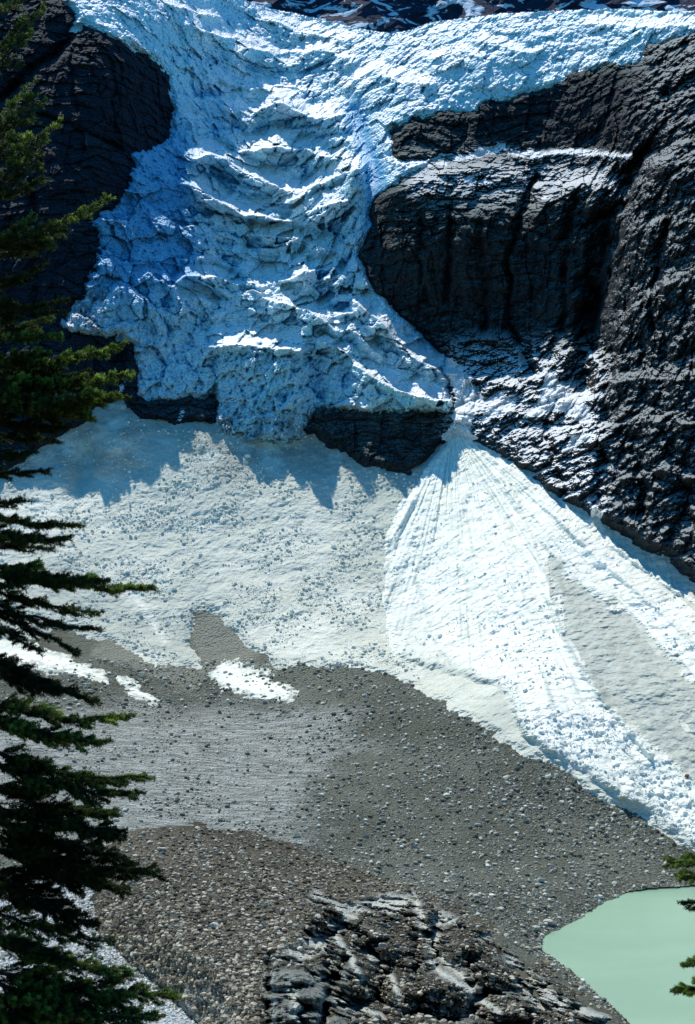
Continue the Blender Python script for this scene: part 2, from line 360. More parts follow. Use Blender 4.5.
# the avalanche cone: low lobes and levees running down from the apex
ang = np.arctan2(U - 452, V - 425)
rad = np.hypot(U - 452, V - 425)
lob = noise(ang * 16 + .6 * fbm(pbase, 40, 3, 143), rad / 190, rad * 0, 141) + .6 * noise(ang * 37 + .6 * fbm(pbase, 20, 2, 145), rad / 90, rad * 0, 147)
def streak(pts, w, a): return a * np.exp(-(seg_dist(pts, U + 3 * rag, V) / w) ** 2)
LEV = [([(450,445),(418,478),(398,505),(387,535),(385,575),(384,620)], 2.2, -2.6), ([(500,470),(520,510),(535,550),(548,585),(556,620),(575,660),(600,695),(625,725),(650,755)], 3, -3.2),
       ([(412,500),(395,540),(388,600)], 2.5, -2.0), ([(416,548),(418,590),(430,640),(448,665)], 3, 2.5), ([(540,500),(600,560),(660,610),(700,650)], 3, -2.0),
       ([(470,500),(458,560),(470,620)], 4, 2.0), ([(560,505),(620,555),(700,612)], 3, 2.6), ([(510,520),(520,580),(505,620)], 4, 1.5)]
d_cone = -2.6 * lob + 0.5 * lump
for pts, w, a in LEV: d_cone = d_cone + streak(pts, w, a)
d_cone = d_cone - 1.5 * (1 - c1) * sstep(-.2, .3, fbm(pbase, 12, 3, 155)) * sstep(-.1, .35, fbm(pbase, 30, 3, 151) + .5 * sstep(640, 740, V) - .2) 
D_cone = layer(D_snow, sC_n, 3.0, 8, d_cone + 1.2 * sstep(-2, 4, sY_n))

# ------------------------------------------------------------------ the debris-covered ice in front
D_m0 = np.where(s_lake > 0, PLD, D0)
th = 40 * sstep(-2, 60, m_n) * (1 - .72 * sstep(280, 460, U)) + 5 * sstep(-1, 8, m_n) * (1 - sstep(290, 360, U))
pm = world(D_m0 - th)
ICEZ = [(262,1180),(262,965),(300,940),(312,885),(345,905),(380,893),(412,892),(450,912),(500,935),(530,955),(560,975),(630,1022),(640,1180)]
sI = sdf(ICEZ, U, V)
zI = sstep(-3, 10, sI + fbm(pm, 7, 3, 163) * 6); zD = zI * sstep(2, 34, m_n)
e1, e2, eid = worley(pm + np.stack([fbm(pm, 8, 2, 167) * 3] * 3), 13, 17, st=(0.85, 2.6, 0.7))
i1, i2, iid = worley(pm, 5, 18, st=(0.8, 2.0, 0.8))
DOMES = [(292,976,27,17),(318,994,22,14),(357,976,20,22),(398,942,17,24),(345,944,16,12),(372,925,18,13),(420,915,14,12),(445,988,27,23),(459,947,18,18),(495,965,21,22),
         (505,1010,27,13),(562,994,22,11),(400,990,19,20),(330,1024,26,15),(283,1012,18,16),(380,1022,24,14),(428,1028,26,12),(540,975,17,11),(318,918,15,13),(322,968,10,12),
         (478,922,16,9),(560,1020,26,10),(470,1030,24,12),(597,1012,18,9),(425,955,10,13),(300,1045,26,14),(360,1052,26,14),(420,1058,26,14),(500,1050,30,16),(570,1045,26,12)]
hd = np.zeros_like(U)
uw = U + 22 * fbm(pm, 9, 4, 175, gain=.65); vw = V + 16 * fbm(pm, 8, 4, 176, gain=.65)
for cx_, cy_, rx_, ry_ in DOMES:
    q = ((uw - cx_) / rx_ / 1.2) ** 2 + ((vw - cy_) / ry_ / 1.3) ** 2
    hd = np.maximum(hd, np.sqrt(np.clip(1 - q, 0, 1)))
d_m = 4 * zI - 20 * hd * zI * sstep(0, 16, m_n) + 8 * zD + 2.6 * fbm(pm, 2.6, 4, 177, st=(.55, 4, 3.0), ridged=True) * zI - 9 * (1 - sstep(0, .5, e1)) * zI - 7 * eid * zD + 2.5 * fbm(pm, 14, 4, 171) * 1.5 - 0.9 * (1 - i1) - 5 * (1 - e1) * zD - 3.6 * (1 - i1) * zI + 3 * zI + 1.0 * fbm(pm, 2.2, 3, 173)
for pts, w, a in [([(268,958),(268,1024)], 4, 10), ([(345,960),(330,990),(322,1024)], 5, 10), ([(414,896),(424,925),(432,948),(455,970),(470,985)], 4, 9),
                  ([(375,975),(385,1024)], 5, 8), ([(510,960),(540,985),(560,1000)], 4, 7)]:
    d_m = d_m + streak(pts, w, a)
D_m = D_m0 - th + d_m * sstep(-2, 14, m_n) + 1.5 * (1 - sstep(-4, 0, m_n))

# ------------------------------------------------------------------ mesh building
def link(ob): COL.objects.link(ob); return ob
def np_mesh(name, co, faces_tri=None, quads=None, mat=None, smooth=True, attrs=None):
    me = bpy.data.meshes.new(name)
    F_ = quads if quads is not None else faces_tri
    k = F_.shape[1]
    me.vertices.add(len(co)); me.vertices.foreach_set('co', np.ascontiguousarray(co, np.float32).ravel())
    me.loops.add(F_.size); me.loops.foreach_set('vertex_index', F_.astype(np.int32).ravel())
    me.polygons.add(len(F_)); me.polygons.foreach_set('loop_start', np.arange(0, F_.size, k, dtype=np.int32))
    me.polygons.foreach_set('loop_total', np.full(len(F_), k, np.int32)) if False else None
    me.update(calc_edges=True)
    me.polygons.foreach_set('use_smooth', np.full(len(F_), bool(smooth)))
    if attrs:
        for an, data in attrs.items():
            a = me.attributes.new(an, 'FLOAT_COLOR', 'POINT')
            a.data.foreach_set('color', np.ascontiguousarray(data, np.float32).ravel())
    if mat: me.materials.append(mat)
    me.update()
    return link(bpy.data.objects.new(name, me))

def grid_obj(name, P, mask, mat, smooth=True, attr=None):
    """P (3,NV,NU); mask over vertices: keep a cell when any corner is in"""
    m = mask
    cell = m[:-1, :-1] | m[1:, :-1] | m[:-1, 1:] | m[1:, 1:]
    iy, ix = np.nonzero(cell)
    a = iy * NU + ix
    q = np.stack([a + NU, a + NU + 1, a + 1, a], 1)
    used, inv = np.unique(q, return_inverse=True)
    co = P.reshape(3, -1)[:, used].T
    at = None
    if attr is not None:
        A4 = np.stack([x.ravel()[used] for x in attr], 1)
        at = {'mask': A4}
    ob = np_mesh(name, co, quads=inv.reshape(q.shape), mat=mat, smooth=smooth, attrs=at)
    ob['kind'] = 'structure'
    return ob

# ------------------------------------------------------------------ materials
def mat_new(name):
    m = bpy.data.materials.new(name); m.use_nodes = True
    nt = m.node_tree; nt.nodes.clear()
    o = nt.nodes.new('ShaderNodeOutputMaterial'); b = nt.nodes.new('ShaderNodeBsdfPrincipled')
    nt.links.new(b.outputs[0], o.inputs[0])
    b.inputs['Specular IOR Level'].default_value = 0.2
    b.inputs['Roughness'].default_value = 0.9
    return m, nt, b
class NT:
    def __init__(s, nt): s.nt = nt
    def node(s, t, **kw):
        n_ = s.nt.nodes.new(t)
        for k, v in kw.items(): setattr(n_, k, v)
        return n_
    def set(s, inp, v):
        if hasattr(v, 'is_output'): s.nt.links.new(v, inp)
        elif v is not None: inp.default_value = v
    def mix(s, f, a, b, mode='MIX'):
        n_ = s.node('ShaderNodeMix', data_type='RGBA', blend_type=mode)
        s.set(n_.inputs['Factor'], f)
        for k, v in (('A', a), ('B', b)):
            i = [q for q in n_.inputs if q.name == k and q.type == 'RGBA'][0]
            if isinstance(v, tuple): v = (*v, 1) if len(v) == 3 else v
            s.set(i, v)
        return [q for q in n_.outputs if q.type == 'RGBA'][0]
    def math(s, op, a, b=None, c=None, clamp=False):
        n_ = s.node('ShaderNodeMath', operation=op, use_clamp=clamp)
        s.set(n_.inputs[0], a)
        if b is not None: s.set(n_.inputs[1], b)
        if c is not None: s.set(n_.inputs[2], c)
        return n_.outputs[0]
    def ramp(s, x, a, b, lo=0.0, hi=1.0):
        n_ = s.node('ShaderNodeMapRange', interpolation_type='SMOOTHSTEP')
        s.set(n_.inputs[0], x); n_.inputs[1].default_value = a; n_.inputs[2].default_value = b
        n_.inputs[3].default_value = lo; n_.inputs[4].default_value = hi
        return n_.outputs[0]
    def noise(s, scale, detail=6, rough=.55, stretch=None, dist=0):
        g = s.node('ShaderNodeNewGeometry').outputs['Position']
        if stretch:
            mp = s.node('ShaderNodeMapping'); mp.inputs['Scale'].default_value = stretch
            s.nt.links.new(g, mp.inputs[0]); g = mp.outputs[0]
        n_ = s.node('ShaderNodeTexNoise'); n_.inputs['Scale'].default_value = scale
        n_.inputs['Detail'].default_value = detail; n_.inputs['Roughness'].default_value = rough; n_.inputs['Distortion'].default_value = dist
        s.nt.links.new(g, n_.inputs['Vector']); return n_.outputs['Fac']
    def vor(s, scale, feature='F1', stretch=None):
        g = s.node('ShaderNodeNewGeometry').outputs['Position']
        if stretch:
            mp = s.node('ShaderNodeMapping'); mp.inputs['Scale'].default_value = stretch
            s.nt.links.new(g, mp.inputs[0]); g = mp.outputs[0]
        n_ = s.node('ShaderNodeTexVoronoi', feature=feature); n_.inputs['Scale'].default_value = scale
        s.nt.links.new(g, n_.inputs['Vector']); return n_
    def attr(s, name='mask'):
        a = s.node('ShaderNodeAttribute', attribute_name=name)
        sp = s.node('ShaderNodeSeparateColor'); s.nt.links.new(a.outputs['Color'], sp.inputs[0])
        return sp.outputs[0], sp.outputs[1], sp.outputs[2], a.outputs['Alpha']
    def nz(s):
        g = s.node('ShaderNodeNewGeometry'); sp = s.node('ShaderNodeSeparateXYZ')
        s.nt.links.new(g.outputs['Normal'], sp.inputs[0]); return sp.outputs[2]
    def bump(s, h, dist, strength=1.0):
        b = s.node('ShaderNodeBump'); b.inputs['Distance'].default_value = dist; b.inputs['Strength'].default_value = strength
        s.nt.links.new(h, b.inputs['Height']); return b.outputs[0]

def m_rock():
    m, nt, b = mat_new('shaded_dark_rock'); t = NT(nt)
    sn, shade_tint, cavr, _ = t.attr()
    n1 = t.noise(.05, 6); n2 = t.noise(.45, 8, .65); n3 = t.noise(.12, 8, .7, (1, 1, .18))
    c = t.mix(t.ramp(n1, .35, .65), (.006, .008, .012), (.014, .018, .021))
    c = t.mix(t.ramp(n3, .42, .68), c, (.026, .038, .042))
    c = t.mix(t.math('MULTIPLY', t.ramp(n2, .5, .72), .6), c, (.05, .072, .074))
    c = t.mix(shade_tint, c, t.mix(n2, (.004, .006, .011), (.012, .016, .024)))
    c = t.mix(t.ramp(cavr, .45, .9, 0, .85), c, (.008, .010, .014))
    c = t.mix(t.math('MULTIPLY', t.ramp(t.nz(), .5, .85), .7), c, (.105, .15, .14))  # upward faces paler: sunlit tops painted into the rock colour
    c = t.mix(t.math('MULTIPLY', shade_tint, .72), c, (.008, .014, .026))  # shade of the left and upper walls painted into the colour
    fac = t.math('MULTIPLY', sn, t.ramp(t.math('ADD', t.nz(), t.math('MULTIPLY', n2, .35)), .62, .80))
    hard = t.ramp(sn, .985, 1.0)
    fac = t.math('MAXIMUM', fac, hard)
    c = t.mix(fac, c, (.82, .84, .84))
    nt.links.new(c, b.inputs['Base Color'])
    nt.links.new(t.bump(n2, 1.6, .8), b.inputs['Normal'])
    return m
def m_ice():
    m, nt, b = mat_new('glacier_ice'); t = NT(nt)
    bench, cav, dirt, deep = t.attr()
    n1 = t.noise(.03, 5); n2 = t.noise(.35, 9, .7); n4 = t.noise(.22, 8, .75, (1, 1, .3), 1.0)
    c = t.mix(t.ramp(n1, .35, .68), (.54, .90, .90), (.84, .98, .94))
    c = t.mix(t.ramp(n2, .35, .75), t.mix(.6, c, (.14, .46, .68)), c)
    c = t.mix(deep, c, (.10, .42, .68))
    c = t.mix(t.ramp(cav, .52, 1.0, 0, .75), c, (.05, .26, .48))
    cr = t.ramp(t.math('ABSOLUTE', t.math('SUBTRACT', n4, .5)), .0, .028, 1, 0)
    c = t.mix(t.math('MULTIPLY', cr, .35), c, (.02, .10, .20))
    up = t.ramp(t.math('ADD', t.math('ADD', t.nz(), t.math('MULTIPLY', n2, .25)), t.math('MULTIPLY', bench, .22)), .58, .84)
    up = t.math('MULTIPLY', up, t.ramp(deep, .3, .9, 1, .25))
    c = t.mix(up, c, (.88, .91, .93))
    dm = t.math('MULTIPLY', dirt, t.ramp(t.noise(.25, 8, .7, (1, 1, .35)), .42, .62))
    c = t.mix(dm, c, (.10, .12, .13))
    nt.links.new(c, b.inputs['Base Color'])
    b.inputs['Roughness'].default_value = .55
    nt.links.new(t.bump(n2, 1.2, .7), b.inputs['Normal'])
    return m
def m_snow(name, clean):
    m, nt, b = mat_new(name); t = NT(nt)
    dirty, streak_shade, blue, _ = t.attr()
    n1 = t.noise(.035, 7, .6); n2 = t.noise(.5, 9, .7); n3 = t.noise(2.2, 4, .7); n5 = t.noise(.14, 9, .72)
    if clean:
        c = t.mix(t.ramp(n1, .40, .68), (.90, .92, .80), (.96, .97, .88))
        c = t.mix(t.math('MULTIPLY', t.ramp(n5, .52, .70), .45), c, (.60, .76, .75))
        c = t.mix(t.math('MULTIPLY', t.ramp(n3, .58, .70), t.ramp(n5, .42, .60, .15, .8)), c, (.30, .38, .40))
    else:
        c = t.mix(t.ramp(n1, .38, .66), (.64, .66, .54), (.84, .85, .72))
        c = t.mix(t.ramp(n5, .40, .64), c, (.64, .67, .57))
        c = t.mix(t.math('MULTIPLY', t.ramp(n2, .50, .66), .6), c, (.76, .79, .75))
        c = t.mix(t.math('MULTIPLY', t.ramp(n3, .55, .66), .75), c, (.24, .27, .25))
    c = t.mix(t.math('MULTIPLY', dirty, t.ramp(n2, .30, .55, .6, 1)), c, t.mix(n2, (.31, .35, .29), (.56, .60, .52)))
    c = t.mix(t.math('MULTIPLY', blue, .7), c, (.90, .90, .78))
    c = t.mix(streak_shade, c, t.mix(n2, (.36, .42, .38), (.62, .68, .62)) if clean else t.mix(n2, (.16, .16, .13), (.42, .42, .36)))  # clean snow: flow streaks; dirty snow: painted shade below the cliffs
    nt.links.new(c, b.inputs['Base Color'])
    nt.links.new(t.bump(t.math('ADD', n2, t.math('MULTIPLY', n3, .25)), .9, .7), b.inputs['Normal'])
    return m
def m_moraine(name='moraine_gravel', mound=False):
    m, nt, b = mat_new(name); t = NT(nt)
    pale, ripple_, white, ice = t.attr()
    n1 = t.noise(.03, 6, .6); n2 = t.noise(.8, 9, .75); v = t.vor(.9)
    vr = t.node('ShaderNodeSeparateColor'); nt.links.new(v.outputs['Color'], vr.inputs[0])
    a_, b_ = ((.085, .075, .048), (.18, .162, .11)) if mound else ((.13, .142, .105), (.21, .225, .175))
    c = t.mix(t.ramp(n1, .35, .65), a_, b_)
    c = t.mix(t.math('MULTIPLY', t.ramp(n2, .5, .75), .7), c, (.34, .33, .29))
    c = t.mix(t.math('MULTIPLY', t.ramp(n2, .48, .28), .8), c, (.045, .043, .036))
    if not mound: c = t.mix(t.math('MULTIPLY', pale, t.ramp(n2, .35, .6, .5, 1)), c, (.40, .41, .33))
    st = t.noise(.9, 8, .72, (.14, .7, 1), .5)
    if not mound: c = t.mix(t.math('MULTIPLY', ripple_, t.ramp(st, .40, .62, .15, .95)), c, (.70, .75, .71))
    c = t.mix(t.math('MULTIPLY', white, t.ramp(n2, .38, .5)), c, (.80, .83, .84))
    if mound:
        n6 = t.noise(.3, 8, .7, (1, .5, 1))
        ic = t.mix(t.ramp(n6, .35, .65), (.42, .50, .46), (.84, .88, .78))
        c = t.mix(t.math('MULTIPLY', t.ramp(ripple_, 0, 1), .8), c, t.mix(t.ramp(n2, .4, .65), (.022, .019, .012), (.13, .12, .075)))
        f = t.math('MULTIPLY', t.math('MULTIPLY', ice, t.ramp(n6, .40, .50)), t.ramp(t.math('ADD', t.nz(), t.math('MULTIPLY', n6, .3)), .75, 1.05, 1, .55))
        c = t.mix(f, c, ic)
        c = t.mix(t.ramp(pale, .42, .8, 0, .9), c, (.016, .015, .011))  # on the mound this channel marks hollows, darkened to paint their shade
        stn = t.noise(.6, 8, .7, (1, 1, .15))
        c = t.mix(t.math('MULTIPLY', t.math('MULTIPLY', ice, .55), t.ramp(stn, .5, .62)), c, (.08, .08, .06))
        c = t.mix(t.math('MULTIPLY', white, t.ramp(n2, .28, .46)), c, (.88, .90, .78))
    nt.links.new(c, b.inputs['Base Color'])
    nt.links.new(t.bump(t.math('ADD', n2, t.math('MULTIPLY', v.outputs['Distance'], -.6)), 2.2, 1.0), b.inputs['Normal'])
    return m
def m_far():
    m, nt, b = mat_new('far_snowy_wall'); t = NT(nt)
    n = t.noise(.03, 9, .62, (1, 1, 2.2), .8); n2 = t.noise(.2, 6)
    c = t.mix(t.ramp(n2, .3, .7), (.008, .016, .04), (.02, .035, .07))
    c = t.mix(t.ramp(n, .53, .57), c, (.6, .72, .84))
    nt.links.new(c, b.inputs['Base Color']); nt.links.new(t.bump(n, 8, .8), b.inputs['Normal'])
    return m
def m_simple(name, c0, c1, scale, rough=.9, bump=0.0, spec=.2):
    m, nt, b = mat_new(name); t = NT(nt)
    n_ = t.noise(scale, 6, .65)
    nt.links.new(t.mix(t.ramp(n_, .3, .7), c0, c1), b.inputs['Base Color'])
    b.inputs['Roughness'].default_value = rough; b.inputs['Specular IOR Level'].default_value = spec
    if bump: nt.links.new(t.bump(n_, bump, .8), b.inputs['Normal'])
    return m
M_rock, M_ice, M_mor = m_rock(), m_ice(), m_moraine()
M_mound = m_moraine('debris_covered_ice', True)
M_snow, M_cone = m_snow('dirty_snow', False), m_snow('avalanche_snow', True)

# ------------------------------------------------------------------ landform objects
Z = np.zeros_like(U)
def poly_m(polys, soft=2, nz=2.0, seed=200):
    w = Z
    nn = fbm(pbase, 7, 3, seed) * nz * 2
    for p in polys: w = np.maximum(w, sstep(-soft, soft, sdf(p, U, V) + nn))
    return w
# snow lying on rock
sn_hard = poly_m([[(398,158),(430,163),(470,152),(498,140),(510,148),(540,152),(560,148),(600,151),(640,154),(636,163),(600,157),(565,155),(530,160),(500,152),(470,160),(425,168)],
                  [(432,352),(452,356),(470,372),(478,392),(500,398),(478,412),(470,430),(482,440),(455,445),(440,440),(452,420),(455,395),(446,380)],
                  [(548,364),(562,380),(592,408),(594,430),(580,425),(560,412),(540,416),(520,420),(536,400)],
                  [(480,395),(520,392),(512,415),(480,425)], [(572,432),(600,428),(575,450),(556,458)], [(590,502),(606,510),(600,524),(588,518)],
                  [(515,345),(530,360),(520,372)], [(455,178),(480,172),(470,184)], [(470,180),(505,176),(490,186)],[(536,200),(560,190),(575,184),(550,200)],[(117,396),(121,384),(125,378),(127,380),(123,388),(120,397)],[(176,426),(179,416),(181,409),(184,409),(182,418),(179,426)]], 1.5, 2.6)
sn_soft = np.clip(.9 * w_low * (1 - sstep(590, 620, U)) + .75 * np.exp(-((V - 180) / 22) ** 2) * sstep(395, 420, U) * (1 - sstep(610, 640, U)) + .25 * w_right, 0, .95)
shade_tint = np.clip(w_left * 1.0 + .6 * np.exp(-((V - 110) / 45) ** 2) * sstep(390, 420, U), 0, 1) * (1 - .7 * sstep(380, 430, V))  # walls meant to lie in shade, darkened by colour
snowm = np.clip(np.maximum(sn_soft, sn_hard), 0, 1)
rmask = sR_n > -5
deep_in = (sG > 40) & (V < 400) & (rimv < V - 30)
rmask &= ~deep_in
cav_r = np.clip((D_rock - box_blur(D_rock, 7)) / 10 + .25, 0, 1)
attr_r = (snowm, shade_tint, cav_r, Z)
sp = 592 + (V - 340) * 0.05
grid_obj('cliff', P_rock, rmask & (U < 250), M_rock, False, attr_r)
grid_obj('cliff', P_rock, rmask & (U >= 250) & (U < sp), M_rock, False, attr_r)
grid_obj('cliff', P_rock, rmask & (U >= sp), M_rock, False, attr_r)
# cavities of the ice
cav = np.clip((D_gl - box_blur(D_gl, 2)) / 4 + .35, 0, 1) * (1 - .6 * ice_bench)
dirt = np.clip(.8 * sstep(0, 9, 9 - sG_n) * sstep(395, 425, V) + np.exp(-((V - 425) / 16) ** 2) * sstep(210, 230, U) * (1 - sstep(455, 480, U)) * .9 + gauss(85, 305, 32, 36, 1.1) + .35 * gauss(120, 215, 40, 25, 1)
               + .5 * sstep(0, 14, 14 - sG) * sstep(300, 380, V), 0, 1)
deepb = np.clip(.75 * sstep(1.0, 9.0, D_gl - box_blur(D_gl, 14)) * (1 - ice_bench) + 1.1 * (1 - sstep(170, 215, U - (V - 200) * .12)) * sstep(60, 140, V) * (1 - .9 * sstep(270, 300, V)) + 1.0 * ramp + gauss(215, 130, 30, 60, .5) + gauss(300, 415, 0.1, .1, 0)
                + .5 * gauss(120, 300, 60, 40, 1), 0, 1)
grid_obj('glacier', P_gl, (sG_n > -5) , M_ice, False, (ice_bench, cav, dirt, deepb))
# terrain
PT = world(D_ter)
pale = poly_m([[(100,640),(150,640),(200,655),(285,665),(262,690),(215,672),(190,690),(140,672),(90,655)], [(196,604),(230,620),(262,650),(250,668),(205,668),(192,640)]], 4, 4) * .8
rip = wr * .9
brown = Z
scr_left = poly_m([[(-280,880),(60,880),(110,895),(160,950),(200,990),(230,1024),(240,1170),(-280,1170)]], 6, 5)
grid_obj('moraine', PT, (V > 590) & ~((sM > 34) & (V < 1000)), M_mor, False, (pale, rip, scr_left, Z))
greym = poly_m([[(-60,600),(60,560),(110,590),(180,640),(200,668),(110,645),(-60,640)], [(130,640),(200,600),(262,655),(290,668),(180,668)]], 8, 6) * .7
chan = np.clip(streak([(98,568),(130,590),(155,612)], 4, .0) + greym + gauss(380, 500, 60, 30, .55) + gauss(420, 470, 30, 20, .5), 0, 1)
grid_obj('snow_slope', world(D_snow), (sS_n > -4), M_snow, False, (np.maximum(chan, .45 * sstep(.0, .35, fbm(pbase, 45, 5, 191, gain=.6)) + .0 * (1 - sstep(455, 500, V)) * sstep(-.5, .15, rag + .25) ), np.clip((1 - sstep(450, 495, V)) * sstep(-.35, .35, rag + .4 * rag2 + .1) * (1 - gauss(170, 475, 30, 42, 1)) * .85, 0, 1), np.clip(streak([(100,566),(135,595),(165,640)], 4, .8) + poly_m([[(-50,470),(20,500),(70,500),(50,540),(-50,560)]], 8, 4), 0, 1), Z))  # second mask: cast shadow under the cliffs painted in, patchy with rockfall dirt
stk = np.clip(streak([(446,446),(414,480),(394,507),(384,535),(382,575),(381,620)], 1.6, .55) + streak([(416,548),(418,590),(428,630),(445,662)], 2.2, .5) + streak([(560,505),(620,555),(700,612)], 2.0, .7) + streak([(388,520),(390,560),(386,620)], 1.4, .4), 0, 1)
stk = stk * sstep(-.2, .3, rag)
flow = noise(ang * 46 + .5 * fbm(pbase, 30, 3, 157), rad / 110, rad * 0, 158) + .6 * noise(ang * 110 + .3 * rag, rad / 60, rad * 0, 159)
stk = np.clip(stk + .75 * sstep(.25, .8, flow + .5 * rag) * sstep(20, 60, rad), 0, 1)
greyz = sstep(-5, 7, sY_n) * .88
fringe = .5 * (1 - sstep(2, 16, sC_n)) * sstep(640, 670, V) + .35 * poly_m([[(425,600),(440,650),(500,690),(520,735),(470,690),(400,660),(390,610)]], 8, 5)
grid_obj('avalanche_cone', world(D_cone), (sC_n > -4), M_cone, False, (np.clip(greyz + fringe, 0, 1), stk, Z, Z))
# stray snow patches on the moraine
PATCH = [[(222,655),(240,662),(262,668),(280,680),(296,690),(292,700),(270,702),(245,696),(225,690),(208,676),(215,668)],
         [(-40,640),(20,640),(50,648),(75,660),(105,672),(108,684),(90,680),(60,672),(20,668),(-40,670)],
         [(118,676),(138,682),(142,690),(160,700),(152,704),(128,694),(120,686)]]
for i, p in enumerate(PATCH):
    s = sdf(p, U, V) + rag * 9 + rag2 * 9
    grid_obj('snow_patch', world(layer(D_ter, s, 1.2, 6, lump * 1.2)), s > -3, M_cone, False, (np.clip((1 - sstep(0, 7, s + rag2 * 8)) * .8 + .35 * sstep(-.1, .3, rag), 0, 1), Z, Z, Z))
# foreground debris-covered ice
cellw = 1 - sstep(.06, .30, e2 - e1)
def wl(pts, w): return np.exp(-(seg_dist(pts, U + 8 * rag, V + 5 * rag2) / w) ** 2)
wline = np.clip(wl([(414,896),(424,925),(432,948),(455,970),(470,985)], 4.5) + wl([(508,958),(535,980),(560,1002),(610,1020)], 4) + wl([(330,925),(345,948),(362,978)], 3) + wl([(300,958),(325,944)], 3)
    + wl([(430,962),(460,986),(500,1012)], 3) + wl([(338,1000),(382,1016)], 3) + wl([(372,958),(392,975),(400,1000)], 3) + wl([(520,985),(560,1010)], 5) + wl([(290,990),(300,1024)], 5), 0, 1) * sstep(-.9, -.2, rag2)
wline = np.maximum(wline, .95 * (1 - sstep(.08, .45, hd + .3 * rag2)) * zI * sstep(-.35, .0, fbm(pm, 14, 3, 185)) * sstep(0, 14, m_n))
icem = np.clip(zI * np.clip(1 - sstep(.25, .6, hd + .3 * rag2) + .5 * sstep(.1, .4, fbm(pm, 10, 3, 181)), 0, 1) + streak([(414,896),(424,925),(432,948),(455,970),(470,985)], 3, 1)
               + streak([(508,958),(535,980),(560,1002),(610,1020)], 5, .9) + streak([(330,925),(345,948),(362,978)], 3, 1) + streak([(300,958),(325,944)], 3, .9) + streak([(430,962),(460,986),(500,1012)], 3, .9) + streak([(338,1000),(382,1016)], 3, .9) + streak([(372,958),(392,975),(400,1000)], 3, .9) + poly_m([[(262,968),(350,965),(350,1030),(262,1030)]], 5, 4) * .7 + poly_m([[(168,990),(215,985),(240,1030),(170,1040)]], 6, 4) * .5, 0, 1)
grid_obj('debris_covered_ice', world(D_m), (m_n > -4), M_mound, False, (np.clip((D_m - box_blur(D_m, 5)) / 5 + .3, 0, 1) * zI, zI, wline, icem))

# far wall behind the ice field
fu = np.arange(-400, 1300, 6.0); fv = np.arange(-220, 70, 4.0)
FU, FV = np.meshgrid(fu, fv)
fD = 1900 + (60 - FV) * 1.2
fp = np.stack([fD * (FU - CX) / F, fD, CAMZ + fD * (HY - FV) / F])
fD = fD - 60 * fbm(fp, 160, 6, 221, ridged=True)
fp = np.stack([fD * (FU - CX) / F, fD, CAMZ + fD * (HY - FV) / F])
iy, ix = np.meshgrid(np.arange(len(fv) - 1), np.arange(len(fu) - 1), indexing='ij')
a = (iy * len(fu) + ix).ravel(); w_ = len(fu)
ob = np_mesh('mountain_face', fp.reshape(3, -1).T, quads=np.stack([a + w_, a + w_ + 1, a + 1, a], 1), mat=m_far(), smooth=False); ob['kind'] = 'structure'

# near hillside under the viewpoint, down to the lake
hx = np.linspace(-700, 700, 141); hy = np.concatenate([np.linspace(-400, 0, 20)[:-1], np.linspace(0, 300, 101)])
HX, HYY = np.meshgrid(hx, hy)
hz = np.where(HYY > 0, CAMZ - 1.7 - .43 * HYY, CAMZ - 1.7 - .2 * HYY)
hz = np.maximum(hz + fbm(np.stack([HX, HYY, HX * 0]), 30, 4, 231) * np.clip(np.abs(HYY) / 20, 0, 1) * 2.0, -14)
iy, ix = np.meshgrid(np.arange(len(hy) - 1), np.arange(len(hx) - 1), indexing='ij')
a = (iy * len(hx) + ix).ravel(); w_ = len(hx)
ob = np_mesh('hillside', np.stack([HX, HYY, hz], -1).reshape(-1, 3), quads=np.stack([a, a + 1, a + w_ + 1, a + w_], 1),
             mat=m_simple('heath_and_scree', (.05, .07, .03), (.14, .13, .10), .4, bump=.3)); ob['kind'] = 'structure'
# outer ground sheet, far below everything seen, reaching the horizon
ob = np_mesh('ground', np.array([(-9000, -6000, -15), (9000, -6000, -15), (9000, 9000, -15), (-9000, 9000, -15)], float), quads=np.array([[0, 1, 2, 3]]),
             mat=m_simple('valley_floor', (.07, .09, .05), (.16, .15, .12), .02)); ob['kind'] = 'structure'
# lake
def m_lake():
    m, nt, b = mat_new('milky_meltwater'); t = NT(nt)
    n_ = t.noise(.012, 4, .5, (1, 2.2, 1), .6); n2 = t.noise(1.2, 4, .6, (1, 2, 1))
    nt.links.new(t.mix(t.ramp(n_, .30, .70), (.24, .385, .27), (.29, .455, .31)), b.inputs['Base Color'])
    b.inputs['Roughness'].default_value = .16; b.inputs['Specular IOR Level'].default_value = .35
    nt.links.new(t.bump(n2, .10, .6), b.inputs['Normal'])
    return m
lx = np.linspace(-60, 420, 30); ly = np.linspace(150, 475, 30)
LX, LY = np.meshgrid(lx, ly); iy, ix = np.meshgrid(np.arange(29), np.arange(29), indexing='ij'); a = (iy * 30 + ix).ravel()
ob = np_mesh('lake', np.stack([LX, LY, LX * 0], -1).reshape(-1, 3), quads=np.stack([a, a + 1, a + 31, a + 30], 1), mat=m_lake()); ob['kind'] = 'structure'

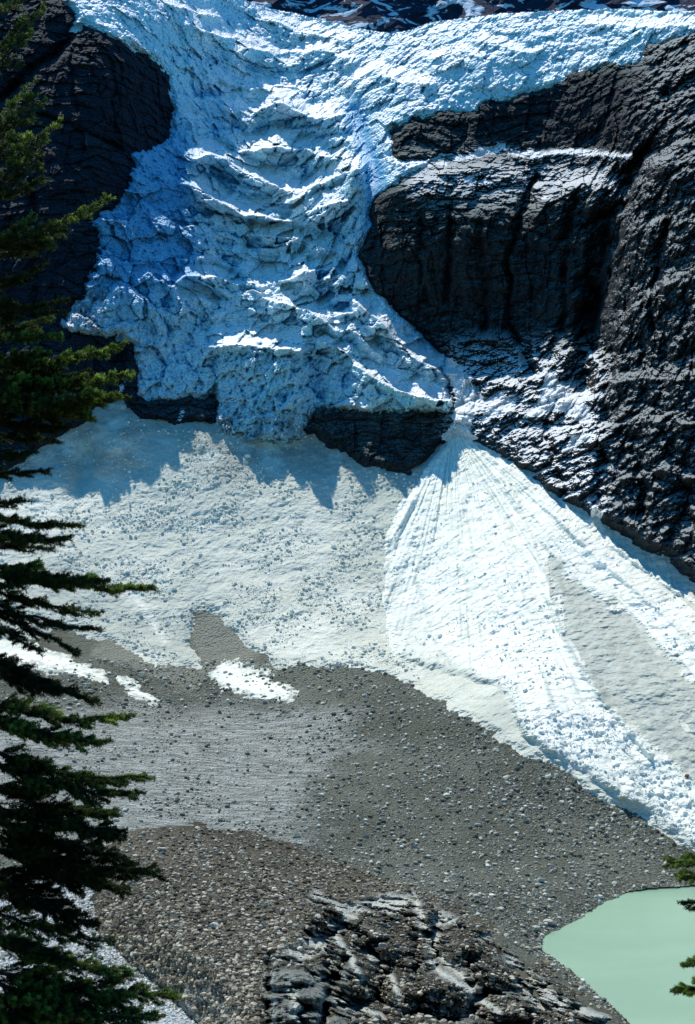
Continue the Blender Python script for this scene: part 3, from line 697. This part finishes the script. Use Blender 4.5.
# ------------------------------------------------------------------ rocks and ice blocks
def ico(sub=1):
    import bmesh
    bm = bmesh.new(); bmesh.ops.create_icosphere(bm, subdivisions=sub, radius=1)
    v = np.array([q.co[:] for q in bm.verts]); f = np.array([[q.index for q in g.verts] for g in bm.faces]); bm.free()
    return v, f
IC1, IC2 = ico(1), ico(2)
def rock_shape(i, sub=1, sharp=.35):
    v, f = IC1 if sub == 1 else IC2
    r = np.random.default_rng(900 + i)
    v = v.copy()
    for _ in range(7 if sub == 1 else 11):                             # shear flat facets off the ball
        d = r.normal(size=3); d /= np.linalg.norm(d); h = r.uniform(.45, .85)
        k = np.maximum(v @ d - h, 0); v = v - k[:, None] * d
    v = v * r.uniform(.65, 1.15, 3) * (1, 1, .75)
    return v, f
# surface fields for placing (position + normal)
def sample_surface(Dm, uq, vq):
    x = np.interp(uq, us, np.arange(NU)); y = np.interp(vq, vs, np.arange(NV))
    ix = np.clip(x.astype(int), 0, NU - 2); iy = np.clip(y.astype(int), 0, NV - 2); a = x - ix; b = y - iy
    Dq = (Dm[iy, ix] * (1 - a) + Dm[iy, ix + 1] * a) * (1 - b) + (Dm[iy + 1, ix] * (1 - a) + Dm[iy + 1, ix + 1] * a) * b
    return np.stack([Dq * (uq - CX) / F, Dq, CAMZ + Dq * (HY - vq) / F], 1)
def scatter_mesh(name, pts, sizes, mat, nshape=12, sink=.25, flat=1.0):
    cos = []; fs = []; off = 0
    which = rng.integers(0, nshape, len(pts))
    for k in range(nshape):
        v, f = rock_shape(k)
        sel = np.nonzero(which == k)[0]
        if not len(sel): continue
        th = rng.uniform(0, 2 * np.pi, len(sel)); c, s = np.cos(th), np.sin(th)
        x = v[None, :, 0] * c[:, None] - v[None, :, 1] * s[:, None]
        y = v[None, :, 0] * s[:, None] + v[None, :, 1] * c[:, None]
        z = np.broadcast_to(v[None, :, 2] * flat, x.shape)
        co = np.stack([x, y, z], -1) * sizes[sel][:, None, None] + pts[sel][:, None, :]
        co[..., 2] += (sizes[sel] * sink)[:, None]
        cos.append(co.reshape(-1, 3))
        fs.append((f[None] + (off + np.arange(len(sel)) * len(v))[:, None, None]).reshape(-1, 3))
        off += len(sel) * len(v)
    return np_mesh(name, np.concatenate(cos), faces_tri=np.concatenate(fs), mat=mat, smooth=False)
def m_stone(name, c0, c1, isl=True):
    m, nt, b = mat_new(name); t = NT(nt)
    g = t.node('ShaderNodeNewGeometry')
    n_ = t.noise(1.5, 5, .7)
    c = t.mix(t.math('POWER', g.outputs['Random Per Island'], 1.7), c0, c1)
    c = t.mix(t.math('MULTIPLY', t.ramp(n_, .45, .7), .35), c, (.06, .06, .05))
    nt.links.new(c, b.inputs['Base Color']); nt.links.new(t.bump(n_, .2, .6), b.inputs['Normal'])
    return m
M_st = m_stone('moraine_stone', (.11, .115, .088), (.74, .74, .60))
M_mst = m_stone('mound_stone', (.075, .066, .042), (.66, .60, .45))
M_stp = m_stone('pale_stone', (.42, .40, .34), (.50, .48, .42))
M_blk = m_stone('snow_block', (.55, .66, .66), (.94, .95, .88))
M_dblk = m_stone('dirty_ice_block', (.50, .55, .50), (.95, .96, .84))
def field(Dm, a): return a
def pick(nn, box, accept):
    u = rng.uniform(box[0], box[2], nn); v = rng.uniform(box[1], box[3], nn)
    k = accept(u, v); return u[k], v[k]
def look(G, u, v):
    ix = np.clip(np.round(np.interp(u, us, np.arange(NU))).astype(int), 0, NU - 1); iy = np.clip(np.round(np.interp(v, vs, np.arange(NV))).astype(int), 0, NV - 1)
    return G[iy, ix]
clus = fbm(pbase, 22, 3, 241)
# moraine gravel
u, v = pick(190000, (-120, 660, 800, 1010), lambda u, v: (look(sS_n, u, v) < -1) & (look(s_lake, u, v) < 0) & (look(m_n, u, v) < 2) & (rng.random(len(u)) < .55 - .33 * look(wr, u, v) + .75 * look(clus, u, v)))
sz = np.clip(.15 * rng.pareto(2.0, len(u)) + .19, .19, 1.15) * (1 + .25 * (v < 720))
o = scatter_mesh('moraine_stones', sample_surface(D_ter, u, v), sz, M_st); o['kind'] = 'stuff'; o['label'] = 'loose grey stones strewn over the moraine'; o['category'] = 'scree'
u, v = pick(105000, (80, 822, 660, 1060), lambda u, v: (look(m_n, u, v) > 1) & (rng.random(len(u)) < .85 - .84 * look(icem, u, v) - .8 * look(wline, u, v) - .38 * look(zI, u, v)))
sz = np.clip(.16 * rng.pareto(1.9, len(u)) + .15, .15, .95)
o = scatter_mesh('ice_debris_stones', sample_surface(D_m, u, v), sz, M_mst); o['kind'] = 'stuff'; o['label'] = 'brown rubble covering the ice by the lake'; o['category'] = 'rubble'
u, v = pick(9000, (535, 880, 720, 1030), lambda u, v: (look(s_lake, u, v) > -5) & (look(s_lake, u, v) < 2.5) & (look(m_n, u, v) < 8))
o = scatter_mesh('shore_stones', sample_surface(D0, u, v), rng.uniform(.15, .6, len(u)) ** 1.3, M_st, sink=.1); o['kind'] = 'stuff'; o['label'] = 'wet stones along the edge of the green lake'; o['category'] = 'stones'
# pale scree below the tree
u, v = pick(9000, (-60, 880, 215, 1050), lambda u, v: (look(m_n, u, v) < 0))
o = scatter_mesh('pale_scree', sample_surface(D_ter, u, v), rng.uniform(.2, .6, len(u)), M_blk); o['kind'] = 'stuff'; o['label'] = 'pale frosted scree under the dark conifer'; o['category'] = 'scree'
# ice rubble on the snow slope and the cone
u, v = pick(120000, (-60, 405, 420, 690), lambda u, v: (look(sS_n, u, v) > 1) & (look(sC_n, u, v) < 0) & (v > interp_line(CONTACT, u)) & (rng.random(len(u)) < .22 + 1.8 * look(clus, u, v) + .5 * np.exp(-((u - 195) / 50) ** 2 - ((v - 470) / 32) ** 2)))
sz = np.clip(.16 * rng.pareto(2.0, len(u)) + .16, .16, 1.3)
o = scatter_mesh('ice_rubble', sample_surface(D_snow, u, v), sz, M_dblk); o['kind'] = 'stuff'; o['label'] = 'fallen ice rubble scattered over the grey snow slope'; o['category'] = 'ice rubble'
u, v = pick(26000, (380, 440, 760, 860), lambda u, v: (look(sC_n, u, v) > 1) & (look(sY_n, u, v) < 0) & (rng.random(len(u)) < .15 + 1.2 * look(clus, u, v) + .5 * sstep(640, 740, v)))
sz = np.clip(.2 * rng.pareto(2.3, len(u)) + .22, .22, 1.1)
o = scatter_mesh('snow_rubble', sample_surface(D_cone, u, v), sz, M_blk); o['kind'] = 'stuff'; o['label'] = 'broken snow lumps on the white avalanche cone'; o['category'] = 'snow rubble'

def single_rock(name, p, size, mat, k, rot, flat=1.0, label='', cat='boulder', group=None, me_cache={}):
    key = (k, mat.name)
    if key not in me_cache:
        vv, ff = rock_shape(k + 50, 2)
        ob = np_mesh(name, vv, faces_tri=ff, mat=mat, smooth=False); me_cache[key] = ob
    else:
        ob = link(me_cache[key].copy())
    ob.name = name
    ob.location = (p[0], p[1], p[2] + size * .3); ob.scale = (size, size, size * flat); ob.rotation_euler = (0, 0, rot)
    ob['label'] = label; ob['category'] = cat
    if group: ob['group'] = group
    return ob
NAMED = [ # u, v, size, flat, surface, label
 (162, 851, 1.9, .75, 'm', 'pale slab boulder, brightest and largest on the crest of the rubble mound'),
 (150, 844, 1.5, .6, 'm', 'flat grey boulder just left of the brightest pale slab on the mound'),
 (197, 829, 1.3, .6, 'm', 'dark flat boulder right on the skyline of the rubble mound'),
 (202, 851, 1.1, .8, 'm', 'dark boulder right of the pale slab, below the mound crest'),
 (296, 880, 1.2, .8, 'm', 'pale boulder near the right shoulder of the rubble mound'),
 (318, 918, 1.2, .8, 'm', 'light boulder beside the top of the exposed ice edge'),
 (300, 950, 1.3, .7, 'm', 'pale boulder perched above the dark vertical ice wall'),
 (214, 928, 1.3, 1.0, 'm', 'blackish boulder in the middle of the rubble mound'),
 (551, 925, 2.4, .6, 't', 'broad pale boulder at the tip of the lake shore'),
 (447, 797, 1.7, .9, 't', 'big grey boulder high in the middle of the dark moraine'),
 (550, 833, 1.5, .9, 't', 'dark boulder on the moraine close below the snow edge'),
 (479, 826, 1.4, .8, 't', 'pale boulder right of the centre of the moraine'),
 (500, 910, 1.4, .7, 't', 'light boulder left of the lake tip among brown stones'),
 (522, 811, 1.3, .9, 't', 'square grey boulder on the upper moraine near the white cone')]
for i, (u, v, s, fl, surf, lab) in enumerate(NAMED):
    p = sample_surface(D_m if surf == 'm' else D_ter, np.array([u]), np.array([v]))[0]
    single_rock('boulder', p, s, M_st if ('dark' in lab or 'black' in lab) else M_stp, i % 6, i * 1.3, fl, lab)
M_rust = m_stone('rusty_stone', (.14, .045, .02), (.16, .06, .03))
single_rock('boulder', sample_surface(D_cone, np.array([688.]), np.array([777.]))[0], 1.2, M_rust, 3, .4, .9, 'small rust brown boulder alone on the white snow at the right edge')
u, v = pick(900, (100, 680, 690, 900), lambda u, v: (look(sS_n, u, v) < -3) & (look(s_lake, u, v) < -3) & (look(m_n, u, v) < -2) & (rng.random(len(u)) < .75 - .6 * look(wr, u, v)))
u, v = u[:170], v[:170]
for p in sample_surface(D_ter, u, v):
    single_rock('boulder', p, float(np.clip(.5 + .2 * rng.pareto(2.2), .6, 1.35)), M_st, int(rng.integers(0, 6)), float(rng.uniform(0, 6.3)), 1, 'grey boulder lying among small stones on the open moraine', group='boulders on the moraine')
u, v = pick(900, (110, 835, 560, 1000), lambda u, v: (look(m_n, u, v) > 4) & (rng.random(len(u)) < .8 - .8 * look(icem, u, v)))
u, v = u[:110], v[:110]
for p in sample_surface(D_m, u, v):
    single_rock('boulder', p, float(np.clip(.4 + .16 * rng.pareto(2.2), .45, 1.0)), M_st, int(rng.integers(0, 6)), float(rng.uniform(0, 6.3)), 1, 'brown grey boulder lying in the rubble on the ice mound', group='boulders on the ice mound')
# fallen ice blocks
def ice_blocks(nn, box, acc, Dm, mat, label, group, s0):
    u, v = pick(nn * 12, box, acc); u, v = u[:nn], v[:nn]
    for p in sample_surface(Dm, u, v):
        single_rock('ice_block', p, float(np.clip(s0 + .3 * rng.pareto(2.2), s0, s0 * 2.6)), mat, int(rng.integers(0, 6)), float(rng.uniform(0, 6.3)), 1, label, 'ice block', group)
ice_blocks(110, (130, 430, 400, 660), lambda u, v: (look(sS_n, u, v) > 3) & (look(sC_n, u, v) < -3) & (v > interp_line(CONTACT, u) + 6) & (rng.random(len(u)) < .2 + look(clus, u, v)), D_snow, M_dblk,
           'grey blue ice block fallen onto the dirty snow slope', 'ice blocks on the snow slope', .8)
ice_blocks(80, (400, 600, 695, 830), lambda u, v: (look(sC_n, u, v) > 4) & (look(sY_n, u, v) < -3) & (rng.random(len(u)) < .2 + look(clus, u, v)), D_cone, M_blk,
           'white snow block on the lower part of the avalanche cone', 'snow blocks on the avalanche cone', .6)
for (u, v, s, lab) in [(167, 625, 2.6, 'large dark blue ice block in the hollow left of the brown gravel tongue'), (173, 590, 1.9, 'lone ice block standing higher on the snow above the dark blue one'),
                       (160, 629, 1.7, 'smaller ice block touching the large dark blue one')]:
    single_rock('ice_block', sample_surface(D_snow, np.array([u]), np.array([v]))[0], s, M_dblk, 2, s, .9, lab, 'ice block')

# ------------------------------------------------------------------ conifers
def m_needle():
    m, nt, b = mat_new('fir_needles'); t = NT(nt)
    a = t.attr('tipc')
    c = t.mix(a[0], (.006, .015, .006), (.50, .78, .13))  # new-growth tips, brightened as if sunlit; shaded inner needles painted near black
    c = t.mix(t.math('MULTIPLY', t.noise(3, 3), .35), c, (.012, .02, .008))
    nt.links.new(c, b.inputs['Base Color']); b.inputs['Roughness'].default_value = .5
    tr = t.node('ShaderNodeBsdfTranslucent'); nt.links.new(c, tr.inputs[0])
    mx = t.node('ShaderNodeMixShader'); mx.inputs[0].default_value = .5
    nt.links.new(b.outputs[0], mx.inputs[1]); nt.links.new(tr.outputs[0], mx.inputs[2])
    o = [q for q in nt.nodes if q.type == 'OUTPUT_MATERIAL'][0]; nt.links.new(mx.outputs[0], o.inputs[0])
    return m
M_ndl = m_needle(); M_bark = m_simple('fir_bark', (.02, .016, .012), (.07, .06, .05), 8, bump=.02)

def tube(path, radii, sides=6):
    path = np.array(path); n_ = len(path); co = []; fs = []
    for i in range(n_):
        t_ = path[min(i + 1, n_ - 1)] - path[max(i - 1, 0)]; t_ = t_ / (np.linalg.norm(t_) + 1e-9)
        a = np.cross(t_, (0, 0, 1) if abs(t_[2]) < .9 else (1, 0, 0)); a /= np.linalg.norm(a); b = np.cross(t_, a)
        for k in range(sides):
            th = 2 * np.pi * k / sides
            co.append(path[i] + radii[i] * (a * np.cos(th) + b * np.sin(th)))
    for i in range(n_ - 1):
        for k in range(sides):
            fs.append((i * sides + k, i * sides + (k + 1) % sides, (i + 1) * sides + (k + 1) % sides, (i + 1) * sides + k))
    return np.array(co), np.array(fs)
def unit(v): return v / (np.linalg.norm(v) + 1e-9)

def needles_on(path, dens, ln, wd, tip0, tip1, r):
    """needle triangles round a twig path; returns verts (n*3,3), tip colour"""
    path = np.array(path); seg = np.diff(path, axis=0); L = np.linalg.norm(seg, axis=1); tot = L.sum()
    n_ = max(4, int(tot * dens)); s = np.sort(r.uniform(0, 1, n_)); cum = np.r_[0, np.cumsum(L)] / tot
    P_ = np.stack([np.interp(s, cum, path[:, k]) for k in range(3)], 1)
    T = seg[np.clip(np.searchsorted(cum, s) - 1, 0, len(seg) - 1)]; T = T / np.linalg.norm(T, axis=1)[:, None]
    q = r.normal(size=(n_, 3)); q[:, 2] += .35
    q = q - (q * T).sum(1)[:, None] * T; q /= np.linalg.norm(q, axis=1)[:, None]
    d = q * .85 + T * r.uniform(.25, .8, n_)[:, None]; d /= np.linalg.norm(d, axis=1)[:, None]
    w_ = np.cross(d, r.normal(size=(n_, 3))); w_ /= np.linalg.norm(w_, axis=1)[:, None]
    l_ = ln * r.uniform(.7, 1.15, n_)[:, None]
    V3 = np.stack([P_ - w_ * wd * .5, P_ + w_ * wd * .5, P_ + d * l_ + w_ * wd * .25, P_ + d * l_ - w_ * wd * .25], 1)
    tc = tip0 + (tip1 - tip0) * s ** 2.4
    return V3.reshape(-1, 3), np.repeat(tc * r.uniform(.6, 1, n_), 4)

def branch_geo(root, tip, sag, seed, width=.34, lush=1.0, glow=1.0):
    """limb from trunk to tip with side sprays; returns wood (co, faces) and needles"""
    r = np.random.default_rng(seed)
    root = np.array(root, float); tip = np.array(tip, float)
    L = np.linalg.norm(tip - root); N_ = 12
    ts = np.linspace(0, 1, N_)
    path = root + (tip - root) * ts[:, None]
    path[:, 2] += -sag * np.sin(np.pi * ts ** .9) 
    path += r.normal(size=path.shape) * .012 * L * np.sin(np.pi * ts)[:, None]
    wood = [tube(path, .022 * L * (1 - ts * .85) * .55 + .003)]
    nd = [needles_on(path[4:], 620 * lush, .030, .0055, .1, .8 * glow, r)]
    ax = unit(tip - root); side = unit(np.cross(ax, (0, 0, 1)))
    nt_ = int(L * 17 * lush) + 6
    for k in range(nt_):
        s = .16 + .84 * (k + r.random()) / nt_
        p = np.array([np.interp(s, ts, path[:, q]) for q in range(3)])
        sgn = 1 if (k % 2) else -1
        ln = width * L * (1.08 - s) ** .75 * r.uniform(.35, 1.35) + .05
        d = unit(side * sgn * r.uniform(.55, 1.1) + ax * r.uniform(.5, 1.0) + np.array((0, 0, r.uniform(-.35, .22))))
        m_ = 5; tt = np.linspace(0, 1, m_)
        tp = p + d * ln * tt[:, None]; tp[:, 2] += -.10 * ln * np.sin(np.pi * tt) + .12 * ln * tt ** 2
        wood.append(tube(tp, .004 * (1 - tt * .7) + .001, 4))
        g = glow * r.uniform(.3, 1.0)
        nd.append(needles_on(tp, 620 * lush, .030, .0055, .04, g, r))
        for j in range(int(ln * 24)):                                   # twigs of the second order
            s2 = r.uniform(.2, .95); p2 = p + d * ln * s2; l2 = ln * (1.05 - s2) * .55 + .035
            d2 = unit(d * .8 + side * (1 if j % 2 else -1) * r.uniform(.4, .9) + ax * .25 + np.array((0, 0, r.uniform(-.15, .5))))
            tp2 = p2 + d2 * l2 * np.linspace(0, 1, 3)[:, None]
            nd.append(needles_on(tp2, 560 * lush, .028, .0055, .04, g * r.uniform(.5, 1.1), r))
    def cat(lst):
        cs = []; fs = []; o = 0
        for c, f in lst: cs.append(c); fs.append(f + o); o += len(c)
        return np.concatenate(cs), np.concatenate(fs)
    return cat(wood), (np.concatenate([q[0] for q in nd]), np.concatenate([q[1] for q in nd]))

def conifer(base, height, lab, limbs):
    root = link(bpy.data.objects.new('conifer_tree', None)); root.location = base
    root['label'] = lab; root['category'] = 'tree'; root['group'] = 'conifers framing the view'
    base = np.array(base, float)
    zz = np.linspace(0, 1, 24)
    tp = np.stack([.05 * np.sin(zz * 7), .05 * np.cos(zz * 5), zz * height], 1)
    c, f = tube(tp, .17 * (1 - zz * .93) + .01, 10)
    tr = np_mesh('trunk', c, quads=f, mat=M_bark); tr.parent = root
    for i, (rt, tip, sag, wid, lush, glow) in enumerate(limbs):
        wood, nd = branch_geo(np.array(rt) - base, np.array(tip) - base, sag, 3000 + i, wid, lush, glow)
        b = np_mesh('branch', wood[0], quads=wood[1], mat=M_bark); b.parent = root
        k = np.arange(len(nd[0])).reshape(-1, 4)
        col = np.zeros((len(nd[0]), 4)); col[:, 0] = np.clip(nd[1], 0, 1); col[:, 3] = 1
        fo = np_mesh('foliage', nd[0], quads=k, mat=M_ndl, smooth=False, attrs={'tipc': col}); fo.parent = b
    return root
TD = 14.0
def tp_(u, v, d=TD): return (d * (u - CX) / F, d, CAMZ + d * (HY - v) / F)
TX = tp_(-38, 0)[0]
def on_trunk(v, d=TD): return (TX, TD, tp_(0, v, TD)[2])
LIM = [ # root row on trunk, tip bearing, tip row, tip depth offset, sag, width, lush, glow (sunlight painted on the tips)
 (60,44,6,.1,.10,.30,.9,1),(75,24,34,-.4,.1,.3,1,.8),(20,30,-12,.4,.08,.3,.8,.8),
 (160,56,124,.1,.10,.34,1.1,1),(150,36,100,-.5,.06,.34,1,.9),(150,28,86,.5,.08,.3,.8,.7),(190,40,150,-.3,.1,.34,1,.5),
 (200,44,176,.1,.08,.3,1,.25),(235,108,197,.1,.16,.26,1.2,1),(240,60,222,-.5,.1,.4,1.3,.35),(250,52,236,.4,.1,.36,1.2,.15),
 (290,46,262,.3,.1,.34,1.1,.1),(300,62,300,-.2,.1,.36,1.3,.2),(320,50,316,.5,.1,.34,1.2,.5),(330,56,334,-.5,.05,.3,1.1,1),
 (350,44,352,-.3,.08,.34,1,.9),(360,118,346,.3,.12,.28,1.2,.9),(372,128,372,-.1,.14,.30,1.3,1),(385,119,394,-.4,.12,.32,1.4,1),
 (380,88,416,.3,.06,.36,1.4,.7),(370,84,372,.5,.08,.4,1.5,.1),(400,70,400,-.5,.06,.4,1.5,.2),(410,64,428,.1,.05,.32,1.2,.05),(425,56,440,.5,.04,.3,1.1,.05),
 (450,28,452,-.2,.04,.34,1.1,.1),(465,48,470,.1,.05,.22,1,.25),(500,24,500,-.3,.04,.3,.9,.2),
 (505,80,524,.1,.07,.24,1.2,.45),(520,66,538,-.4,.08,.26,1.2,.4),(535,50,548,.4,.05,.3,1,.1),
 (555,150,588,.1,.10,.22,1.4,.8),(560,104,580,-.4,.1,.24,1.2,.3),(575,98,612,.3,.08,.18,1.1,.3),(590,96,630,-.2,.06,.18,1,.15),(590,76,650,.2,.03,.22,1.1,.05),
 (600,40,652,-.5,.03,.24,.9,.1),(640,94,700,.1,.07,.26,1.3,.05),(655,66,690,-.4,.06,.34,1.2,.05),
 (690,126,716,.2,.12,.24,1.2,1),(700,100,742,-.3,.09,.32,1.4,.9),(700,60,742,.5,.06,.34,1.2,.3),
 (735,145,776,.2,.14,.24,1.3,.7),(745,134,794,-.2,.12,.26,1.3,.4),(770,112,812,.4,.1,.36,1.5,.3),(790,118,835,-.4,.08,.36,1.5,.2),
 (800,120,856,.2,.10,.34,1.5,.15),(820,155,872,-.1,.12,.28,1.4,.12),(830,124,888,.4,.08,.34,1.5,.1),(850,88,924,-.3,.06,.36,1.5,.1),
 (870,60,912,.5,.06,.34,1.3,.1),(895,108,942,.1,.08,.24,1.1,.8),(915,70,960,-.4,.06,.3,1.2,.3),(925,130,972,.3,.10,.24,1.2,.9),
 (955,172,994,.1,.13,.30,1.4,1),(965,150,1018,-.4,.12,.34,1.5,1),(980,100,1024,.4,.08,.36,1.4,.4),(990,60,1040,-.2,.08,.4,1.4,.2),(1010,140,1060,.1,.1,.36,1.3,.8)]
limbs = []
for (rv, tu, tv, dz, sag, wid, lush, glow) in LIM:
    limbs.append((on_trunk(rv), tp_(tu, tv, TD + dz), sag, wid, lush * (.72 if rv < 340 else .9), glow))
# limbs on the other sides of the stem
rr = random.Random(5)
for k in range(38):
    rv = -420 + k * 47 + rr.uniform(-12, 12)
    z = on_trunk(rv)[2]
    Lr = (.55 + .85 * min(max((rv + 420) / 1500, 0), 1)) * rr.uniform(.8, 1.1)
    th = R(rr.uniform(100, 262)) if rv > 0 else R(rr.uniform(0, 360))
    rt = (TX, TD, z)
    limbs.append((rt, (TX + math.cos(th) * Lr, TD + math.sin(th) * Lr, z - .12 - .1 * Lr), .08, .34, .8, .4))
TB = CAMZ - 1.7 - .43 * TD
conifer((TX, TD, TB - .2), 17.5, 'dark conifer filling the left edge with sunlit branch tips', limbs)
# right-hand neighbour, only its tips reach in
TD2 = 15.0
TX2 = tp_(852, 0, TD2)[0]
limbs = []
for (rv, tu, tv, dz, sag, wid, lush, glow) in [(830,672,862,.1,.10,.28,1.4,1),(842,682,876,-.2,.10,.26,1.3,.9),(880,686,902,0,.06,.22,1.3,.3),(930,688,964,.1,.1,.26,1.5,.9),(950,679,988,.1,.1,.26,1.4,1),(1000,706,1030,.1,.1,.3,1,.5)]:
    limbs.append(((TX2, TD2, tp_(0, rv, TD2)[2]), tp_(tu, tv, TD2 + dz), sag, wid, lush, glow))
for k in range(28):
    rv = 560 + k * 24
    Lr = .35 + 1.0 * k / 28; th = R(k * 137.5)
    z = tp_(0, rv, TD2)[2]
    limbs.append(((TX2, TD2, z), (TX2 + math.cos(th) * Lr * (1 if math.cos(th) > 0 else .8), TD2 + math.sin(th) * Lr, z - .15 - .1 * Lr), .06, .34, .6, .5))
TB2 = CAMZ - 1.7 - .43 * TD2
conifer((TX2, TD2, TB2 - .2), tp_(0, 520, TD2)[2] - TB2, 'conifer beyond the right edge with only green branch tips reaching in over the lake', limbs)

# ------------------------------------------------------------------ light, sky, camera
EL, AZ = 62, 31            # sun high behind the mountain, a little to the left
sv = np.array([-math.sin(R(AZ)) * math.cos(R(EL)), math.cos(R(AZ)) * math.cos(R(EL)), math.sin(R(EL))])
sun = bpy.data.lights.new('sun', 'SUN'); sun.energy = 5.0; sun.angle = R(.7); sun.color = (1, .958, .87)
so = link(bpy.data.objects.new('sun', sun))
from mathutils import Vector
so.rotation_euler = Vector(sv).to_track_quat('Z', 'Y').to_euler(); so.location = (0, 0, 400)
wd = bpy.data.worlds.new('World'); scene.world = wd; wd.use_nodes = True
nt = wd.node_tree; bg = nt.nodes['Background']
sky = nt.nodes.new('ShaderNodeTexSky'); sky.sky_type = 'NISHITA'; sky.sun_disc = False
sky.sun_elevation = R(EL); sky.sun_rotation = R(-AZ)
sky.altitude = 1800; sky.air_density = 1.0; sky.dust_density = .3; sky.ozone_density = 3.0
tn = nt.nodes.new('ShaderNodeMix'); tn.data_type = 'RGBA'; tn.blend_type = 'MULTIPLY'; tn.inputs[0].default_value = 1
nt.links.new(sky.outputs[0], tn.inputs[6]); tn.inputs[7].default_value = (.20, .96, 1.32, 1)
nt.links.new(tn.outputs[2], bg.inputs[0]); bg.inputs[1].default_value = .13
cam = bpy.data.cameras.new('camera'); co = link(bpy.data.objects.new('camera', cam)); scene.camera = co
co.location = (0, 0, CAMZ); co.rotation_euler = (R(90), 0, 0)
cam.sensor_fit = 'VERTICAL'; cam.sensor_height = 36; cam.lens = 36 * F / 1024
cam.shift_y = (HY - 512) / 1024; cam.clip_end = 20000; cam.clip_start = .1
scene.view_settings.view_transform = 'Standard'; scene.view_settings.look = 'None'; scene.view_settings.exposure = 0
